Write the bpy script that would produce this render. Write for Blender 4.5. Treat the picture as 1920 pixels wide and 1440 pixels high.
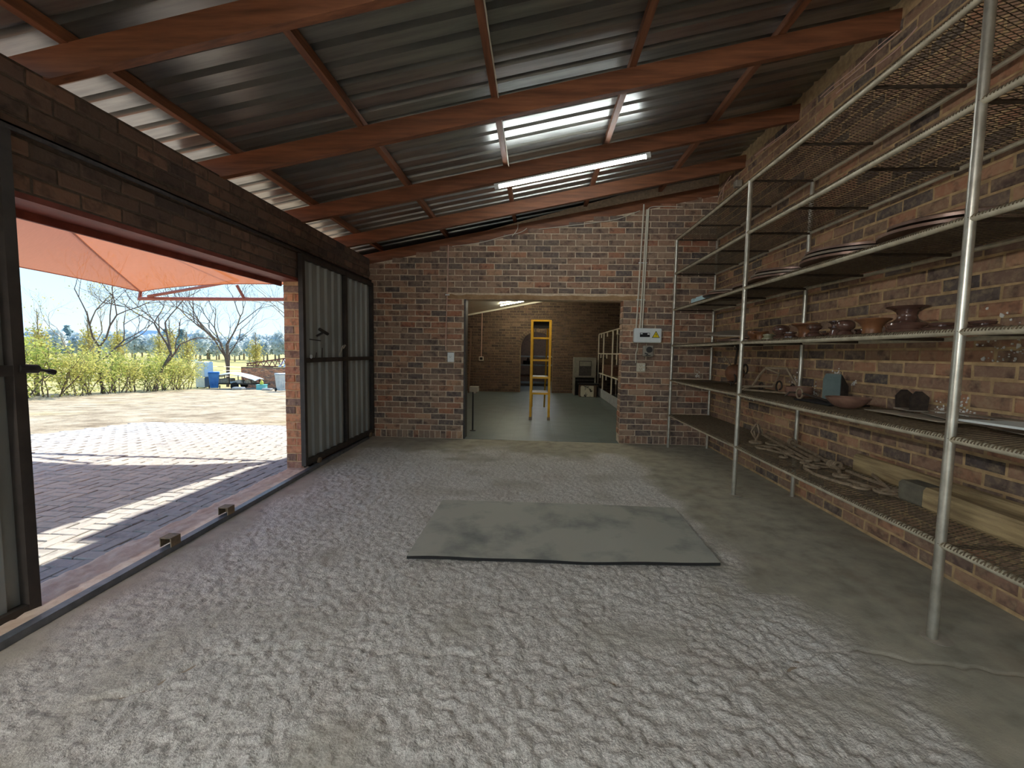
import bpy, math, random
import numpy as np
from mathutils import Vector, Matrix

# ------------------------------------------------------------------ scene, camera, light
for o in list(bpy.data.objects): bpy.data.objects.remove(o)
scn = bpy.context.scene
COL = scn.collection
RNG = random.Random(11)

YAW, PITCH, ROLL, FPX, CAMH = 0.0543, 0.0743, 0.0169, 811.84, 1.323
def _cam_axes():
    cy, sy = math.cos(YAW), math.sin(YAW); cp, sp = math.cos(PITCH), math.sin(PITCH); cr, sr = math.cos(ROLL), math.sin(ROLL)
    f = Vector((-sy, cy, 0)); r = Vector((cy, sy, 0)); u = Vector((0, 0, 1))
    f2 = f*cp-u*sp; u2 = u*cp+f*sp
    return r*cr+u2*sr, u2*cr-r*sr, f2
CR, CU, CF = _cam_axes()
CPOS = Vector((0, 0, CAMH))
cam = bpy.data.objects.new('camera', bpy.data.cameras.new('camera')); COL.objects.link(cam)
cam.data.sensor_width = 36; cam.data.lens = FPX/1920*36; cam.data.clip_start = .05; cam.data.clip_end = 2000
cam.matrix_world = Matrix(((CR.x, CU.x, -CF.x, 0), (CR.y, CU.y, -CF.y, 0), (CR.z, CU.z, -CF.z, CAMH), (0, 0, 0, 1)))
scn.camera = cam
scn.view_settings.view_transform = 'Standard'; scn.view_settings.look = 'None'
scn.view_settings.exposure = 0.0; scn.view_settings.gamma = 1; scn.view_settings.use_curve_mapping = False

def lin(c):
    if isinstance(c, (int, float)): c = (c, c, c)
    return tuple(((x/255)/12.92 if x/255 <= .04045 else ((x/255+.055)/1.055)**2.4) for x in c)+(1,)

# sky: one smooth gradient from a pale horizon to a clear blue zenith
world = bpy.data.worlds.new('world'); scn.world = world; world.use_nodes = True
nt = world.node_tree; nt.nodes.clear()
wo = nt.nodes.new('ShaderNodeOutputWorld'); bg = nt.nodes.new('ShaderNodeBackground')
tc = nt.nodes.new('ShaderNodeTexCoord'); sx = nt.nodes.new('ShaderNodeSeparateXYZ'); cr_ = nt.nodes.new('ShaderNodeValToRGB')
nt.links.new(tc.outputs['Generated'], sx.inputs[0]); nt.links.new(sx.outputs['Z'], cr_.inputs[0])
cr_.color_ramp.elements[0].position = 0.0; cr_.color_ramp.elements[0].color = lin((208, 234, 248))
cr_.color_ramp.elements[1].position = .85; cr_.color_ramp.elements[1].color = lin((95, 155, 235))
e = cr_.color_ramp.elements.new(.25); e.color = lin((172, 219, 248))
nt.links.new(cr_.outputs[0], bg.inputs[0]); bg.inputs[1].default_value = 1.6
nt.links.new(bg.outputs[0], wo.inputs[0])

SUN = Vector((0.06, 0.96, 1.0)).normalized()          # towards the sun
sl = bpy.data.lights.new('sun', 'SUN'); sl.energy = 8.5; sl.angle = .012; sl.color = (1, .94, .83)
so = bpy.data.objects.new('sun', sl); COL.objects.link(so)
so.rotation_euler = SUN.to_track_quat('Z', 'Y').to_euler()
FILL_W = 530.0                                         # emission of the unseen fill tubes added on the left wall

# ------------------------------------------------------------------ pixel -> place helpers
def ray(x, y): return CR*((x-960)/FPX)-CU*((y-720)/FPX)+CF
def at_y(x, y, Y): d = ray(x, y); return CPOS+d*(Y/d.y)
def at_z(x, y, z): d = ray(x, y); return CPOS+d*((z-CAMH)/d.z)
def at_x(x, y, X): d = ray(x, y); return CPOS+d*(X/d.x)
def px(p):
    d = Vector(p)-CPOS; z = d.dot(CF)
    if z < .05: return None
    return 960+FPX*d.dot(CR)/z, 720-FPX*d.dot(CU)/z

# ------------------------------------------------------------------ materials
def newmat(name):
    m = bpy.data.materials.new(name); m.use_nodes = True
    n = m.node_tree.nodes; return m, m.node_tree, n['Principled BSDF'], n
def ramp(nt, src, stops, interp='LINEAR'):
    r = nt.nodes.new('ShaderNodeValToRGB'); el = r.color_ramp.elements; r.color_ramp.interpolation = interp
    el[0].position, el[0].color = stops[0][0], lin(stops[0][1])
    el[1].position, el[1].color = stops[-1][0], lin(stops[-1][1])
    for p, c in stops[1:-1]: q = el.new(p); q.color = lin(c)
    nt.links.new(src, r.inputs[0]); return r.outputs[0]
def noise(nt, scale, detail=4, rough=.6, vec=None, dist=0):
    n = nt.nodes.new('ShaderNodeTexNoise'); n.inputs['Scale'].default_value = scale; n.inputs['Detail'].default_value = detail
    n.inputs['Roughness'].default_value = rough; n.inputs['Distortion'].default_value = dist
    if vec is not None: nt.links.new(vec, n.inputs['Vector'])
    return n.outputs['Fac']
def coords(nt, stretch=None, rnd=False):
    t = nt.nodes.new('ShaderNodeTexCoord'); v = t.outputs['Object']
    if stretch:
        mp = nt.nodes.new('ShaderNodeMapping'); mp.inputs['Scale'].default_value = stretch; nt.links.new(v, mp.inputs[0]); v = mp.outputs[0]
    if rnd:
        oi = nt.nodes.new('ShaderNodeObjectInfo'); vm = nt.nodes.new('ShaderNodeVectorMath'); vm.operation = 'ADD'
        mu = nt.nodes.new('ShaderNodeMath'); mu.operation = 'MULTIPLY'; mu.inputs[1].default_value = 37.0
        nt.links.new(oi.outputs['Random'], mu.inputs[0]); nt.links.new(v, vm.inputs[0]); nt.links.new(mu.outputs[0], vm.inputs[1]); v = vm.outputs[0]
    return v
def mixc(nt, fac, a, b, mode='MIX'):
    m = nt.nodes.new('ShaderNodeMix'); m.data_type = 'RGBA'; m.blend_type = mode
    if hasattr(fac, 'default_value') or hasattr(fac, 'links'): nt.links.new(fac, m.inputs[0])
    else: m.inputs[0].default_value = fac
    for s, i in ((a, 6), (b, 7)):
        if isinstance(s, tuple): m.inputs[i].default_value = s
        else: nt.links.new(s, m.inputs[i])
    return m.outputs[2]
def bump(nt, b, h, strength, dist=.01):
    n = nt.nodes.new('ShaderNodeBump'); n.inputs['Strength'].default_value = strength; n.inputs['Distance'].default_value = dist
    nt.links.new(h, n.inputs['Height']); nt.links.new(n.outputs[0], b.inputs['Normal'])
def math_(nt, op, a, b=None):
    m = nt.nodes.new('ShaderNodeMath'); m.operation = op
    for i, s in enumerate((a, b)):
        if s is None: continue
        if isinstance(s, (int, float)): m.inputs[i].default_value = s
        else: nt.links.new(s, m.inputs[i])
    return m.outputs[0]
def rnd_src(nt):
    oi = nt.nodes.new('ShaderNodeObjectInfo'); g = nt.nodes.new('ShaderNodeNewGeometry')
    return math_(nt, 'FRACT', math_(nt, 'ADD', oi.outputs['Random'], g.outputs['Random Per Island']))

MATS = {}
def mat(name, c1, c2=None, rough=.6, metal=0, scale=6, lo=.35, hi=.68, detail=5, bmp=0, bscale=60, stretch=None, rnd=False, spec=.4, bdist=.004, coat=0):
    m, nt, b, n = newmat(name)
    b.inputs['Roughness'].default_value = rough; b.inputs['Metallic'].default_value = metal
    b.inputs['Specular IOR Level'].default_value = spec
    if coat: b.inputs['Coat Weight'].default_value = coat; b.inputs['Coat Roughness'].default_value = .12
    v = coords(nt, stretch, rnd)
    if c2 is None: b.inputs['Base Color'].default_value = lin(c1)
    else: nt.links.new(ramp(nt, noise(nt, scale, detail, vec=v), [(lo, c1), (hi, c2)]), b.inputs['Base Color'])
    if bmp: bump(nt, b, noise(nt, bscale, 4, vec=v), bmp, bdist)
    MATS[name] = m; return m

def brick_mat(name, stops, dust, dustamt=.3, bmp=.6, blot=.62):
    m, nt, b, n = newmat(name)
    r = rnd_src(nt); v = coords(nt, None, True)
    base = ramp(nt, r, stops)
    # mottled fire marks with their own shapes
    dark = ramp(nt, noise(nt, 9, 3, vec=v), [(.5, (0, 0, 0)), (.66, (255, 255, 255))])
    c = mixc(nt, math_(nt, 'MULTIPLY', dark, blot), base, lin((62, 52, 52)))
    d2 = ramp(nt, noise(nt, 26, 5, vec=v), [(.46, (0, 0, 0)), (.72, (255, 255, 255))])
    c = mixc(nt, math_(nt, 'MULTIPLY', d2, dustamt), c, lin(dust))
    nt.links.new(c, b.inputs['Base Color']); b.inputs['Roughness'].default_value = .85; b.inputs['Specular IOR Level'].default_value = .2
    bump(nt, b, noise(nt, 55, 5, vec=v), bmp, .006)
    MATS[name] = m; return m

brick_mat('brick_back', [(0, (104, 94, 90)), (.16, (144, 118, 102)), (.36, (164, 130, 108)), (.55, (114, 101, 94)), (.75, (168, 140, 118)), (.9, (164, 108, 84)), (1, (190, 154, 124))], (196, 174, 146), .3)
brick_mat('brick_right', [(0, (96, 88, 84)), (.2, (150, 118, 98)), (.42, (162, 128, 104)), (.6, (104, 94, 88)), (.78, (164, 130, 104)), (.9, (174, 126, 98)), (1, (184, 146, 116))], (190, 168, 134), .42)
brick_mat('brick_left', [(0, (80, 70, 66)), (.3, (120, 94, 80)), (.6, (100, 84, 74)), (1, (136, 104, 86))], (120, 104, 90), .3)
brick_mat('brick_lit', [(0, (140, 112, 100)), (.25, (220, 146, 108)), (.5, (236, 162, 118)), (.75, (214, 134, 100)), (.9, (160, 126, 112)), (1, (238, 176, 132))], (240, 204, 164), .4, blot=.5)  # left wall brick, with the light on the pier reveal put into its colour
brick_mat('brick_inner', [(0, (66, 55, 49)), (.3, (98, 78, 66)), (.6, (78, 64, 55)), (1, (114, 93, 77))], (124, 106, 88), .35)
brick_mat('paver', [(0, (168, 166, 162)), (.4, (188, 184, 178)), (.7, (178, 176, 170)), (1, (196, 190, 180))], (206, 200, 188), .6, .5, blot=.25)
mat('mortar_back', (196, 176, 150), (226, 206, 180), rough=.95, scale=30, bmp=.7, bscale=90, spec=.1)
mat('mortar_right', (166, 140, 104), (206, 176, 132), rough=.95, scale=14, bmp=.8, bscale=70, spec=.1)
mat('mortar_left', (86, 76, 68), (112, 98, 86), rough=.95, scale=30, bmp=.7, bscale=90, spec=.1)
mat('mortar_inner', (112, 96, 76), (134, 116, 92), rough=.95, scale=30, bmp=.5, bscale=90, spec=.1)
mat('mortar_lit', (214, 170, 128), (232, 190, 148), rough=.95, scale=30, bmp=.5, bscale=90, spec=.1)  # mortar of the pier reveal, brightened in colour for the light on it
mat('rafter_wood', (102, 64, 45), (152, 98, 67), rough=.5, scale=2.2, stretch=(1.0, 14, 14), bmp=.25, bscale=3, rnd=True, lo=.3, hi=.7)
mat('purlin_wood', (106, 68, 48), (154, 101, 70), rough=.55, scale=2.2, stretch=(14, 1.0, 14), bmp=.25, bscale=3, rnd=True, lo=.3, hi=.7)
mat('roof_metal', (140, 140, 135), (176, 174, 167), rough=.30, metal=.8, scale=2.5, stretch=(.5, 6, 1), bmp=.05, bscale=20, spec=.5)
mat('lintel_paint', (118, 56, 44), (146, 74, 58), rough=.6, scale=8, bmp=.2)
mat('lintel_plaster', (150, 118, 86), (180, 148, 112), rough=.95, scale=9, bmp=.9, bscale=30, spec=.1, bdist=.01)
mat('door_frame', (58, 52, 48), (74, 66, 60), rough=.55, metal=.2, scale=8)
mat('door_sheet', (148, 150, 146), (170, 172, 166), rough=.55, metal=.3, scale=3, stretch=(1, 1, .3))
mat('dark_steel', (56, 52, 50), (80, 74, 70), rough=.5, metal=.5, scale=20)
mat('rail_steel', (104, 107, 112), (128, 130, 134), rough=.5, metal=.5, scale=14)
mat('galv_pipe', (178, 174, 160), (212, 208, 194), rough=.34, metal=.75, scale=14, bmp=.06, bscale=90)
mat('edge_pipe', (186, 178, 154), (218, 210, 186), rough=.5, metal=.45, scale=18, bmp=.08, bscale=90)
mat('mesh_wire', (92, 80, 64), (128, 112, 88), rough=.65, metal=.35, scale=30)
mat('cross_bar', (66, 58, 50), (92, 80, 66), rough=.6, metal=.4, scale=20)
mat('sheet_mat', (108, 114, 112), (172, 172, 160), rough=.62, metal=.0, scale=2.2, lo=.3, hi=.52, detail=8, bmp=.12, bscale=14, spec=.3)
mat('mat_edge', (34, 34, 34), rough=.7)
mat('white_plastic', (226, 232, 232), (236, 240, 238), rough=.4, scale=40)
mat('cream_plastic', (214, 204, 182), rough=.5)
mat('grey_plastic', (150, 142, 128), (168, 160, 146), rough=.6, scale=20)
mat('black_plastic', (24, 24, 26), rough=.4)
mat('dark_dial', (62, 60, 58), rough=.5)
mat('warn_yellow', (240, 212, 20), rough=.5)
mat('conduit_white', (222, 214, 196), rough=.5)
mat('wire_pink', (206, 168, 150), rough=.6)
mat('glaze_brown', (76, 52, 44), (98, 70, 58), rough=.16, scale=10, coat=.6, rnd=True)
mat('glaze_rust', (112, 74, 50), (142, 96, 62), rough=.35, scale=10, coat=.2, rnd=True)
mat('glaze_green', (150, 150, 120), (120, 110, 84), rough=.25, scale=10)
mat('disc_steel', (100, 78, 68), (140, 112, 96), rough=.34, metal=.3, scale=8, rnd=True)
mat('disc_grey', (112, 100, 88), (140, 126, 108), rough=.45, metal=.2, scale=8, rnd=True)
mat('iron_rust', (124, 108, 88), (164, 144, 118), rough=.7, metal=.25, scale=25, rnd=True)
mat('iron_dark', (48, 42, 38), (76, 64, 54), rough=.6, metal=.4, scale=25)
mat('rust_ball', (96, 62, 42), (120, 80, 54), rough=.6, scale=15)
mat('terracotta', (112, 82, 68), (138, 104, 86), rough=.7, scale=15)
mat('blue_grey_metal', (104, 120, 118), (124, 138, 134), rough=.5, metal=.2, scale=8)
mat('scrap_plate', (112, 108, 98), (188, 178, 158), rough=.5, metal=.3, scale=7, rnd=True)
mat('pale_board', (206, 212, 208), rough=.5)
mat('pale_blue', (190, 222, 230), rough=.35)
mat('old_timber', (132, 112, 82), (180, 158, 116), rough=.85, scale=3, stretch=(12, 1.2, 12), bmp=.7, bscale=5, lo=.32, hi=.66, bdist=.008)
mat('timber_end', (92, 88, 76), (112, 106, 90), rough=.9, scale=20, bmp=.4)
mat('splash_white', (232, 230, 222), rough=.8)
mat('ladder_yellow', (206, 160, 30), (188, 140, 26), rough=.5, scale=10)
mat('ladder_step', (186, 168, 120), rough=.6)
mat('ceiling_board', (226, 220, 200), (236, 230, 212), rough=.8, scale=2)
mat('grey_paint', (124, 122, 112), (146, 142, 130), rough=.6, scale=8)
mat('dark_void', (26, 24, 24), rough=.9)
mat('chest_paint', (40, 36, 32), (214, 210, 190), rough=.7, scale=9, lo=.40, hi=.47)
mat('brown_hide', (86, 56, 44), (110, 76, 60), rough=.8, scale=14)
mat('panel_light', (170, 178, 184), (192, 198, 202), rough=.5, scale=9)
mat('dark_wood', (90, 72, 58), (112, 90, 72), rough=.7, scale=3, stretch=(10, 10, 1))
mat('bark', (86, 70, 62), (126, 108, 94), rough=.95, scale=20)
mat('bark_pale', (140, 124, 104), (168, 152, 128), rough=.95, scale=20)
mat('leaf_hedge', (186, 184, 100), (224, 216, 132), rough=.7, scale=1.5, spec=.2)
mat('leaf_green', (156, 172, 84), (200, 204, 112), rough=.7, scale=1.5, spec=.2)
mat('leaf_poplar', (176, 166, 92), (206, 194, 116), rough=.7, scale=1.5, spec=.2)
mat('leaf_far_hazed', (206, 216, 218), (228, 232, 230), rough=.9, scale=.3, spec=.1)  # distance haze is put into the leaf colour, paled and greyed
mat('leaf_fir_hazed', (160, 184, 190), (182, 202, 204), rough=.9, scale=1, spec=.1)  # conifer leaves, blue-grey with the distance haze in the colour
mat('fridge_white', (214, 212, 200), (226, 224, 214), rough=.4, scale=5)
mat('fridge_dark', (70, 92, 112), rough=.5)
mat('fridge_panel', (196, 218, 232), rough=.4)
mat('bin_blue', (56, 120, 190), (70, 138, 206), rough=.45, scale=4)
mat('bin_grey', (190, 196, 196), (214, 216, 212), rough=.6, scale=8)
mat('teal_plastic', (120, 198, 196), rough=.4)
mat('yellow_plastic', (226, 214, 90), rough=.4)
mat('tarp_pale', (176, 196, 204), (200, 214, 218), rough=.6, scale=3)
mat('junk_pale', (204, 200, 190), (170, 166, 156), rough=.8, scale=4)
mat('truss_rust', (110, 66, 54), (136, 84, 68), rough=.7, scale=8)
mat('roof_stripe', (216, 212, 204), rough=.5, metal=.2)
mat('pipe_red', (158, 92, 74), (176, 108, 88), rough=.5, scale=8)
mat('rubber', (30, 30, 30), rough=.8)
mat('stopper_steel', (120, 104, 84), (150, 130, 104), rough=.7, metal=.3, scale=30)
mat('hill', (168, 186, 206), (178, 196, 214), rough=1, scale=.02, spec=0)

# sail cloth: knitted shade net that lets part of the sun through
def sail_mat(name, c):
    m, nt, b, n = newmat(name)
    out = n['Material Output']; d = nt.nodes.new('ShaderNodeBsdfDiffuse'); t = nt.nodes.new('ShaderNodeBsdfTranslucent'); mx = nt.nodes.new('ShaderNodeMixShader')
    v = coords(nt, (2, 40, 2)); col = mixc(nt, noise(nt, 6, 4, vec=v), lin(c), lin(tuple(min(255, x+22) for x in c)))
    nt.links.new(col, d.inputs[0]); nt.links.new(col, t.inputs[0]); mx.inputs[0].default_value = .13
    nt.links.new(d.outputs[0], mx.inputs[1]); nt.links.new(t.outputs[0], mx.inputs[2])
    tp_ = nt.nodes.new('ShaderNodeBsdfTransparent'); m2 = nt.nodes.new('ShaderNodeMixShader'); m2.inputs[0].default_value = .07   # open knit: part of the net is holes
    nt.links.new(mx.outputs[0], m2.inputs[1]); nt.links.new(tp_.outputs[0], m2.inputs[2]); nt.links.new(m2.outputs[0], out.inputs[0])
    n.remove(b); MATS[name] = m
sail_mat('sail_cloth', (214, 130, 84))
# thin leaves let light through as well
for nm in ('leaf_hedge', 'leaf_green', 'leaf_poplar', 'leaf_far_hazed', 'leaf_fir_hazed'):
    m = MATS[nm]; nt = m.node_tree; b = nt.nodes['Principled BSDF']; out = nt.nodes['Material Output']
    t = nt.nodes.new('ShaderNodeBsdfTranslucent'); mx = nt.nodes.new('ShaderNodeMixShader'); mx.inputs[0].default_value = .5
    nt.links.new(b.inputs['Base Color'].links[0].from_socket, t.inputs[0])
    nt.links.new(b.outputs[0], mx.inputs[1]); nt.links.new(t.outputs[0], mx.inputs[2]); nt.links.new(mx.outputs[0], out.inputs[0])
def emit_mat(name, c, s):
    m, nt, b, n = newmat(name)
    b.inputs['Base Color'].default_value = lin(c); b.inputs['Emission Color'].default_value = lin(c); b.inputs['Emission Strength'].default_value = s
    MATS[name] = m
emit_mat('tube_glow', (240, 250, 252), 60)
emit_mat('fill_glow_rear', (250, 250, 248), FILL_W)  # glow of the added wall tubes, out of view
emit_mat('fill_glow_soft', (250, 250, 248), 60)  # glow of the added rafter tube, out of view
emit_mat('tube_glow_warm', (252, 247, 222), 120)
emit_mat('tube_glow_far', (245, 248, 255), 150)

# rough, worn concrete
def floor_mat():
    m, nt, b, n = newmat('concrete')
    v = coords(nt)
    at = nt.nodes.new('ShaderNodeAttribute'); at.attribute_name = 'rough_mask'; mask = at.outputs['Fac']
    big = noise(nt, .9, 4, vec=v); mid = noise(nt, 7, 5, vec=v); fine = noise(nt, 85, 4, .6, vec=v)
    smooth = ramp(nt, mid, [(.3, (140, 136, 122)), (.5, (162, 157, 141)), (.7, (176, 170, 152))])
    rough = ramp(nt, fine, [(.3, (170, 166, 159)), (.5, (206, 202, 194)), (.7, (232, 228, 221))])
    c = mixc(nt, mask, smooth, rough)
    rust = ramp(nt, noise(nt, 1.7, 5, vec=v), [(.56, (0, 0, 0)), (.74, (255, 255, 255))])
    c = mixc(nt, math_(nt, 'MULTIPLY', rust, .32), c, lin((142, 116, 92)))
    # reddish brick dust tracked in along the doorway
    sp = nt.nodes.new('ShaderNodeSeparateXYZ'); nt.links.new(v, sp.inputs[0])
    mr = nt.nodes.new('ShaderNodeMapRange'); nt.links.new(sp.outputs['X'], mr.inputs[0]); mr.inputs[1].default_value = -1.2; mr.inputs[2].default_value = -2.4
    c = mixc(nt, math_(nt, 'MULTIPLY', math_(nt, 'MULTIPLY', mr.outputs[0], big), .55), c, lin((196, 172, 160)))
    nt.links.new(c, b.inputs['Base Color']); b.inputs['Roughness'].default_value = .8; b.inputs['Specular IOR Level'].default_value = .25
    h = math_(nt, 'MULTIPLY', math_(nt, 'ADD', fine, noise(nt, 110, 4, vec=v)), math_(nt, 'ADD', math_(nt, 'MULTIPLY', mask, .92), .08))
    bump(nt, b, h, .75, .012)
    MATS['concrete'] = m
floor_mat()
def tile_mat():
    m, nt, b, n = newmat('inner_tile')
    v = coords(nt); br = nt.nodes.new('ShaderNodeTexBrick'); nt.links.new(v, br.inputs[0])
    br.offset = 0; br.inputs['Scale'].default_value = 1; br.inputs['Brick Width'].default_value = .33; br.inputs['Row Height'].default_value = .33; br.inputs['Mortar Size'].default_value = .006
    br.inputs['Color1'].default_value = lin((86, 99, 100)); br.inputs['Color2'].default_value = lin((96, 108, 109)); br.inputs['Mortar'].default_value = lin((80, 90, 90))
    c = mixc(nt, .4, br.outputs[0], ramp(nt, noise(nt, 3, 4, vec=v), [(.3, (88, 100, 100)), (.7, (120, 130, 130))]))
    nt.links.new(c, b.inputs['Base Color']); b.inputs['Roughness'].default_value = .42; b.inputs['Specular IOR Level'].default_value = .4
    bump(nt, b, noise(nt, 14, 3, vec=v), .12, .01); MATS['inner_tile'] = m
tile_mat()
def ground_mat():
    m, nt, b, n = newmat('yard_ground')
    v = coords(nt); sp = nt.nodes.new('ShaderNodeSeparateXYZ'); nt.links.new(v, sp.inputs[0])
    sand = ramp(nt, noise(nt, 1.6, 8, .7, vec=v), [(.34, (136, 120, 98)), (.5, (182, 166, 140)), (.66, (208, 194, 168))])
    tuft = ramp(nt, noise(nt, .35, 5, vec=v), [(.55, (0, 0, 0)), (.7, (255, 255, 255))])
    sand = mixc(nt, math_(nt, 'MULTIPLY', tuft, .4), sand, lin((196, 178, 120)))
    grass = ramp(nt, noise(nt, .5, 6, vec=v), [(.35, (168, 160, 104)), (.65, (200, 188, 130))])
    f1 = nt.nodes.new('ShaderNodeMapRange'); nt.links.new(sp.outputs['X'], f1.inputs[0]); f1.inputs[1].default_value = -19.5; f1.inputs[2].default_value = -21.5
    f2 = nt.nodes.new('ShaderNodeMapRange'); nt.links.new(sp.outputs['Y'], f2.inputs[0]); f2.inputs[1].default_value = 30; f2.inputs[2].default_value = 33
    c = mixc(nt, math_(nt, 'MAXIMUM', f1.outputs[0], f2.outputs[0]), sand, grass)
    nt.links.new(c, b.inputs['Base Color']); b.inputs['Roughness'].default_value = .95; b.inputs['Specular IOR Level'].default_value = .1
    bump(nt, b, noise(nt, 5, 8, .7, vec=v), .9, .08); MATS['yard_ground'] = m
ground_mat()
mat('threshold_mat', (214, 184, 160), (238, 216, 194), rough=.95, scale=9, bmp=.8, bscale=40, spec=.1)
mat('sand_bed', (160, 146, 130), (180, 166, 146), rough=.95, scale=20, bmp=.5, bscale=60, spec=.1)

# ------------------------------------------------------------------ mesh builder
class MB:
    def __init__(s): s.v = []; s.f = []
    def add(s, vs, fs):
        o = len(s.v); s.v += [tuple(p) for p in vs]; s.f += [tuple(i+o for i in f) for f in fs]; return s
    def box(s, x0, x1, y0, y1, z0, z1):
        return s.add([(x0, y0, z0), (x1, y0, z0), (x1, y1, z0), (x0, y1, z0), (x0, y0, z1), (x1, y0, z1), (x1, y1, z1), (x0, y1, z1)],
                     [(0, 3, 2, 1), (4, 5, 6, 7), (0, 1, 5, 4), (1, 2, 6, 5), (2, 3, 7, 6), (3, 0, 4, 7)])
    def rbox(s, x0, x1, y0, y1, z0, z1, c):           # box with chamfered edges
        vs = []; X = (x0, x1); Y = (y0, y1); Z = (z0, z1); idx = {}
        for i in (0, 1):
            for j in (0, 1):
                for k in (0, 1):
                    sx, sy, sz = (1-2*i)*c, (1-2*j)*c, (1-2*k)*c
                    for a, p in enumerate(((X[i], Y[j]+sy, Z[k]+sz), (X[i]+sx, Y[j], Z[k]+sz), (X[i]+sx, Y[j]+sy, Z[k]))):
                        idx[i, j, k, a] = len(vs); vs.append(p)
        F = []
        for i in (0, 1): q = [idx[i, j, k, 0] for j, k in ((0, 0), (1, 0), (1, 1), (0, 1))]; F.append(q if i else q[::-1])
        for j in (0, 1): q = [idx[i, j, k, 1] for i, k in ((0, 0), (0, 1), (1, 1), (1, 0))]; F.append(q if j else q[::-1])
        for k in (0, 1): q = [idx[i, j, k, 2] for i, j in ((0, 0), (1, 0), (1, 1), (0, 1))]; F.append(q if k else q[::-1])
        for i in (0, 1):
            for j in (0, 1): F.append((idx[i, j, 0, 0], idx[i, j, 1, 0], idx[i, j, 1, 1], idx[i, j, 0, 1]))
            for k in (0, 1): F.append((idx[i, 0, k, 0], idx[i, 1, k, 0], idx[i, 1, k, 2], idx[i, 0, k, 2]))
        for j in (0, 1):
            for k in (0, 1): F.append((idx[0, j, k, 1], idx[1, j, k, 1], idx[1, j, k, 2], idx[0, j, k, 2]))
        for i in (0, 1):
            for j in (0, 1):
                for k in (0, 1): F.append((idx[i, j, k, 0], idx[i, j, k, 1], idx[i, j, k, 2]))
        return s.add(vs, F)
    def beam(s, p0, p1, w, h, up=(0, 0, 1)):
        p0, p1 = Vector(p0), Vector(p1); d = (p1-p0).normalized(); up = Vector(up)
        if abs(d.dot(up)) > .98: up = Vector((1, 0, 0))
        a = d.cross(up).normalized()*(w/2); b = a.cross(d).normalized()*(h/2)
        vs = [p+i*a+j*b for p in (p0, p1) for i, j in ((-1, -1), (1, -1), (1, 1), (-1, 1))]
        return s.add(vs, [(0, 1, 2, 3), (7, 6, 5, 4), (0, 4, 5, 1), (1, 5, 6, 2), (2, 6, 7, 3), (3, 7, 4, 0)])
    def tube(s, pts, r, n=8, closed=False, cap=True):
        pts = [Vector(p) for p in pts]; N = len(pts); rs = r if isinstance(r, (list, tuple)) else [r]*N
        vs = []; ref = None
        for i, p in enumerate(pts):
            if closed: d = pts[(i+1) % N]-pts[i-1]
            else: d = pts[min(i+1, N-1)]-pts[max(i-1, 0)]
            d.normalize()
            if ref is None: ref = Vector((0, 0, 1)) if abs(d.z) < .9 else Vector((1, 0, 0))
            a = (ref-d*ref.dot(d)).normalized(); b = d.cross(a); ref = a
            for k in range(n):
                t = 2*math.pi*k/n; vs.append(p+(a*math.cos(t)+b*math.sin(t))*rs[i])
        F = []
        for i in range(N if closed else N-1):
            for k in range(n):
                F.append((i*n+k, i*n+(k+1) % n, ((i+1) % N)*n+(k+1) % n, ((i+1) % N)*n+k))
        if cap and not closed: F += [tuple(range(n))[::-1], tuple((N-1)*n+k for k in range(n))]
        return s.add(vs, F)
    def lathe(s, prof, n=20, M=None):
        vs = []; F = []; N = len(prof)
        for r, z in prof:
            for k in range(n):
                t = 2*math.pi*k/n; vs.append(Vector((r*math.cos(t), r*math.sin(t), z)))
        for i in range(N-1):
            for k in range(n): F.append((i*n+k, i*n+(k+1) % n, (i+1)*n+(k+1) % n, (i+1)*n+k))
        F += [tuple(range(n))[::-1], tuple((N-1)*n+k for k in range(n))]
        if M is not None: vs = [M @ p for p in vs]
        return s.add(vs, F)
    def prism(s, poly, axis, d0, d1):                 # polygon in the two other axes, extruded along axis
        def P(a, b, d): return {'x': (d, a, b), 'y': (a, d, b), 'z': (a, b, d)}[axis]
        n = len(poly); vs = [P(a, b, d0) for a, b in poly]+[P(a, b, d1) for a, b in poly]
        F = [tuple(range(n))[::-1], tuple(range(n, 2*n))]+[(i, (i+1) % n, n+(i+1) % n, n+i) for i in range(n)]
        return s.add(vs, F)
    def xform(s, M): s.v = [tuple(M @ Vector(p)) for p in s.v]; return s
    def merge(s, o): return s.add(o.v, o.f)
    def mesh(s, name, m, smooth=False, off=None):
        me = bpy.data.meshes.new(name); v = s.v
        if off is not None: v = [(a-off[0], b-off[1], c-off[2]) for a, b, c in v]
        me.from_pydata(v, [], s.f); me.materials.append(MATS[m] if isinstance(m, str) else m)
        import bmesh as _b
        if len(s.f) < 60000:
            bm = _b.new(); bm.from_mesh(me); _b.ops.recalc_face_normals(bm, faces=bm.faces); bm.to_mesh(me); bm.free()
        if smooth:
            me.polygons.foreach_set('use_smooth', [True]*len(me.polygons))
            try: me.set_sharp_from_angle(angle=math.radians(38))
            except Exception: pass
        return me

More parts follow.
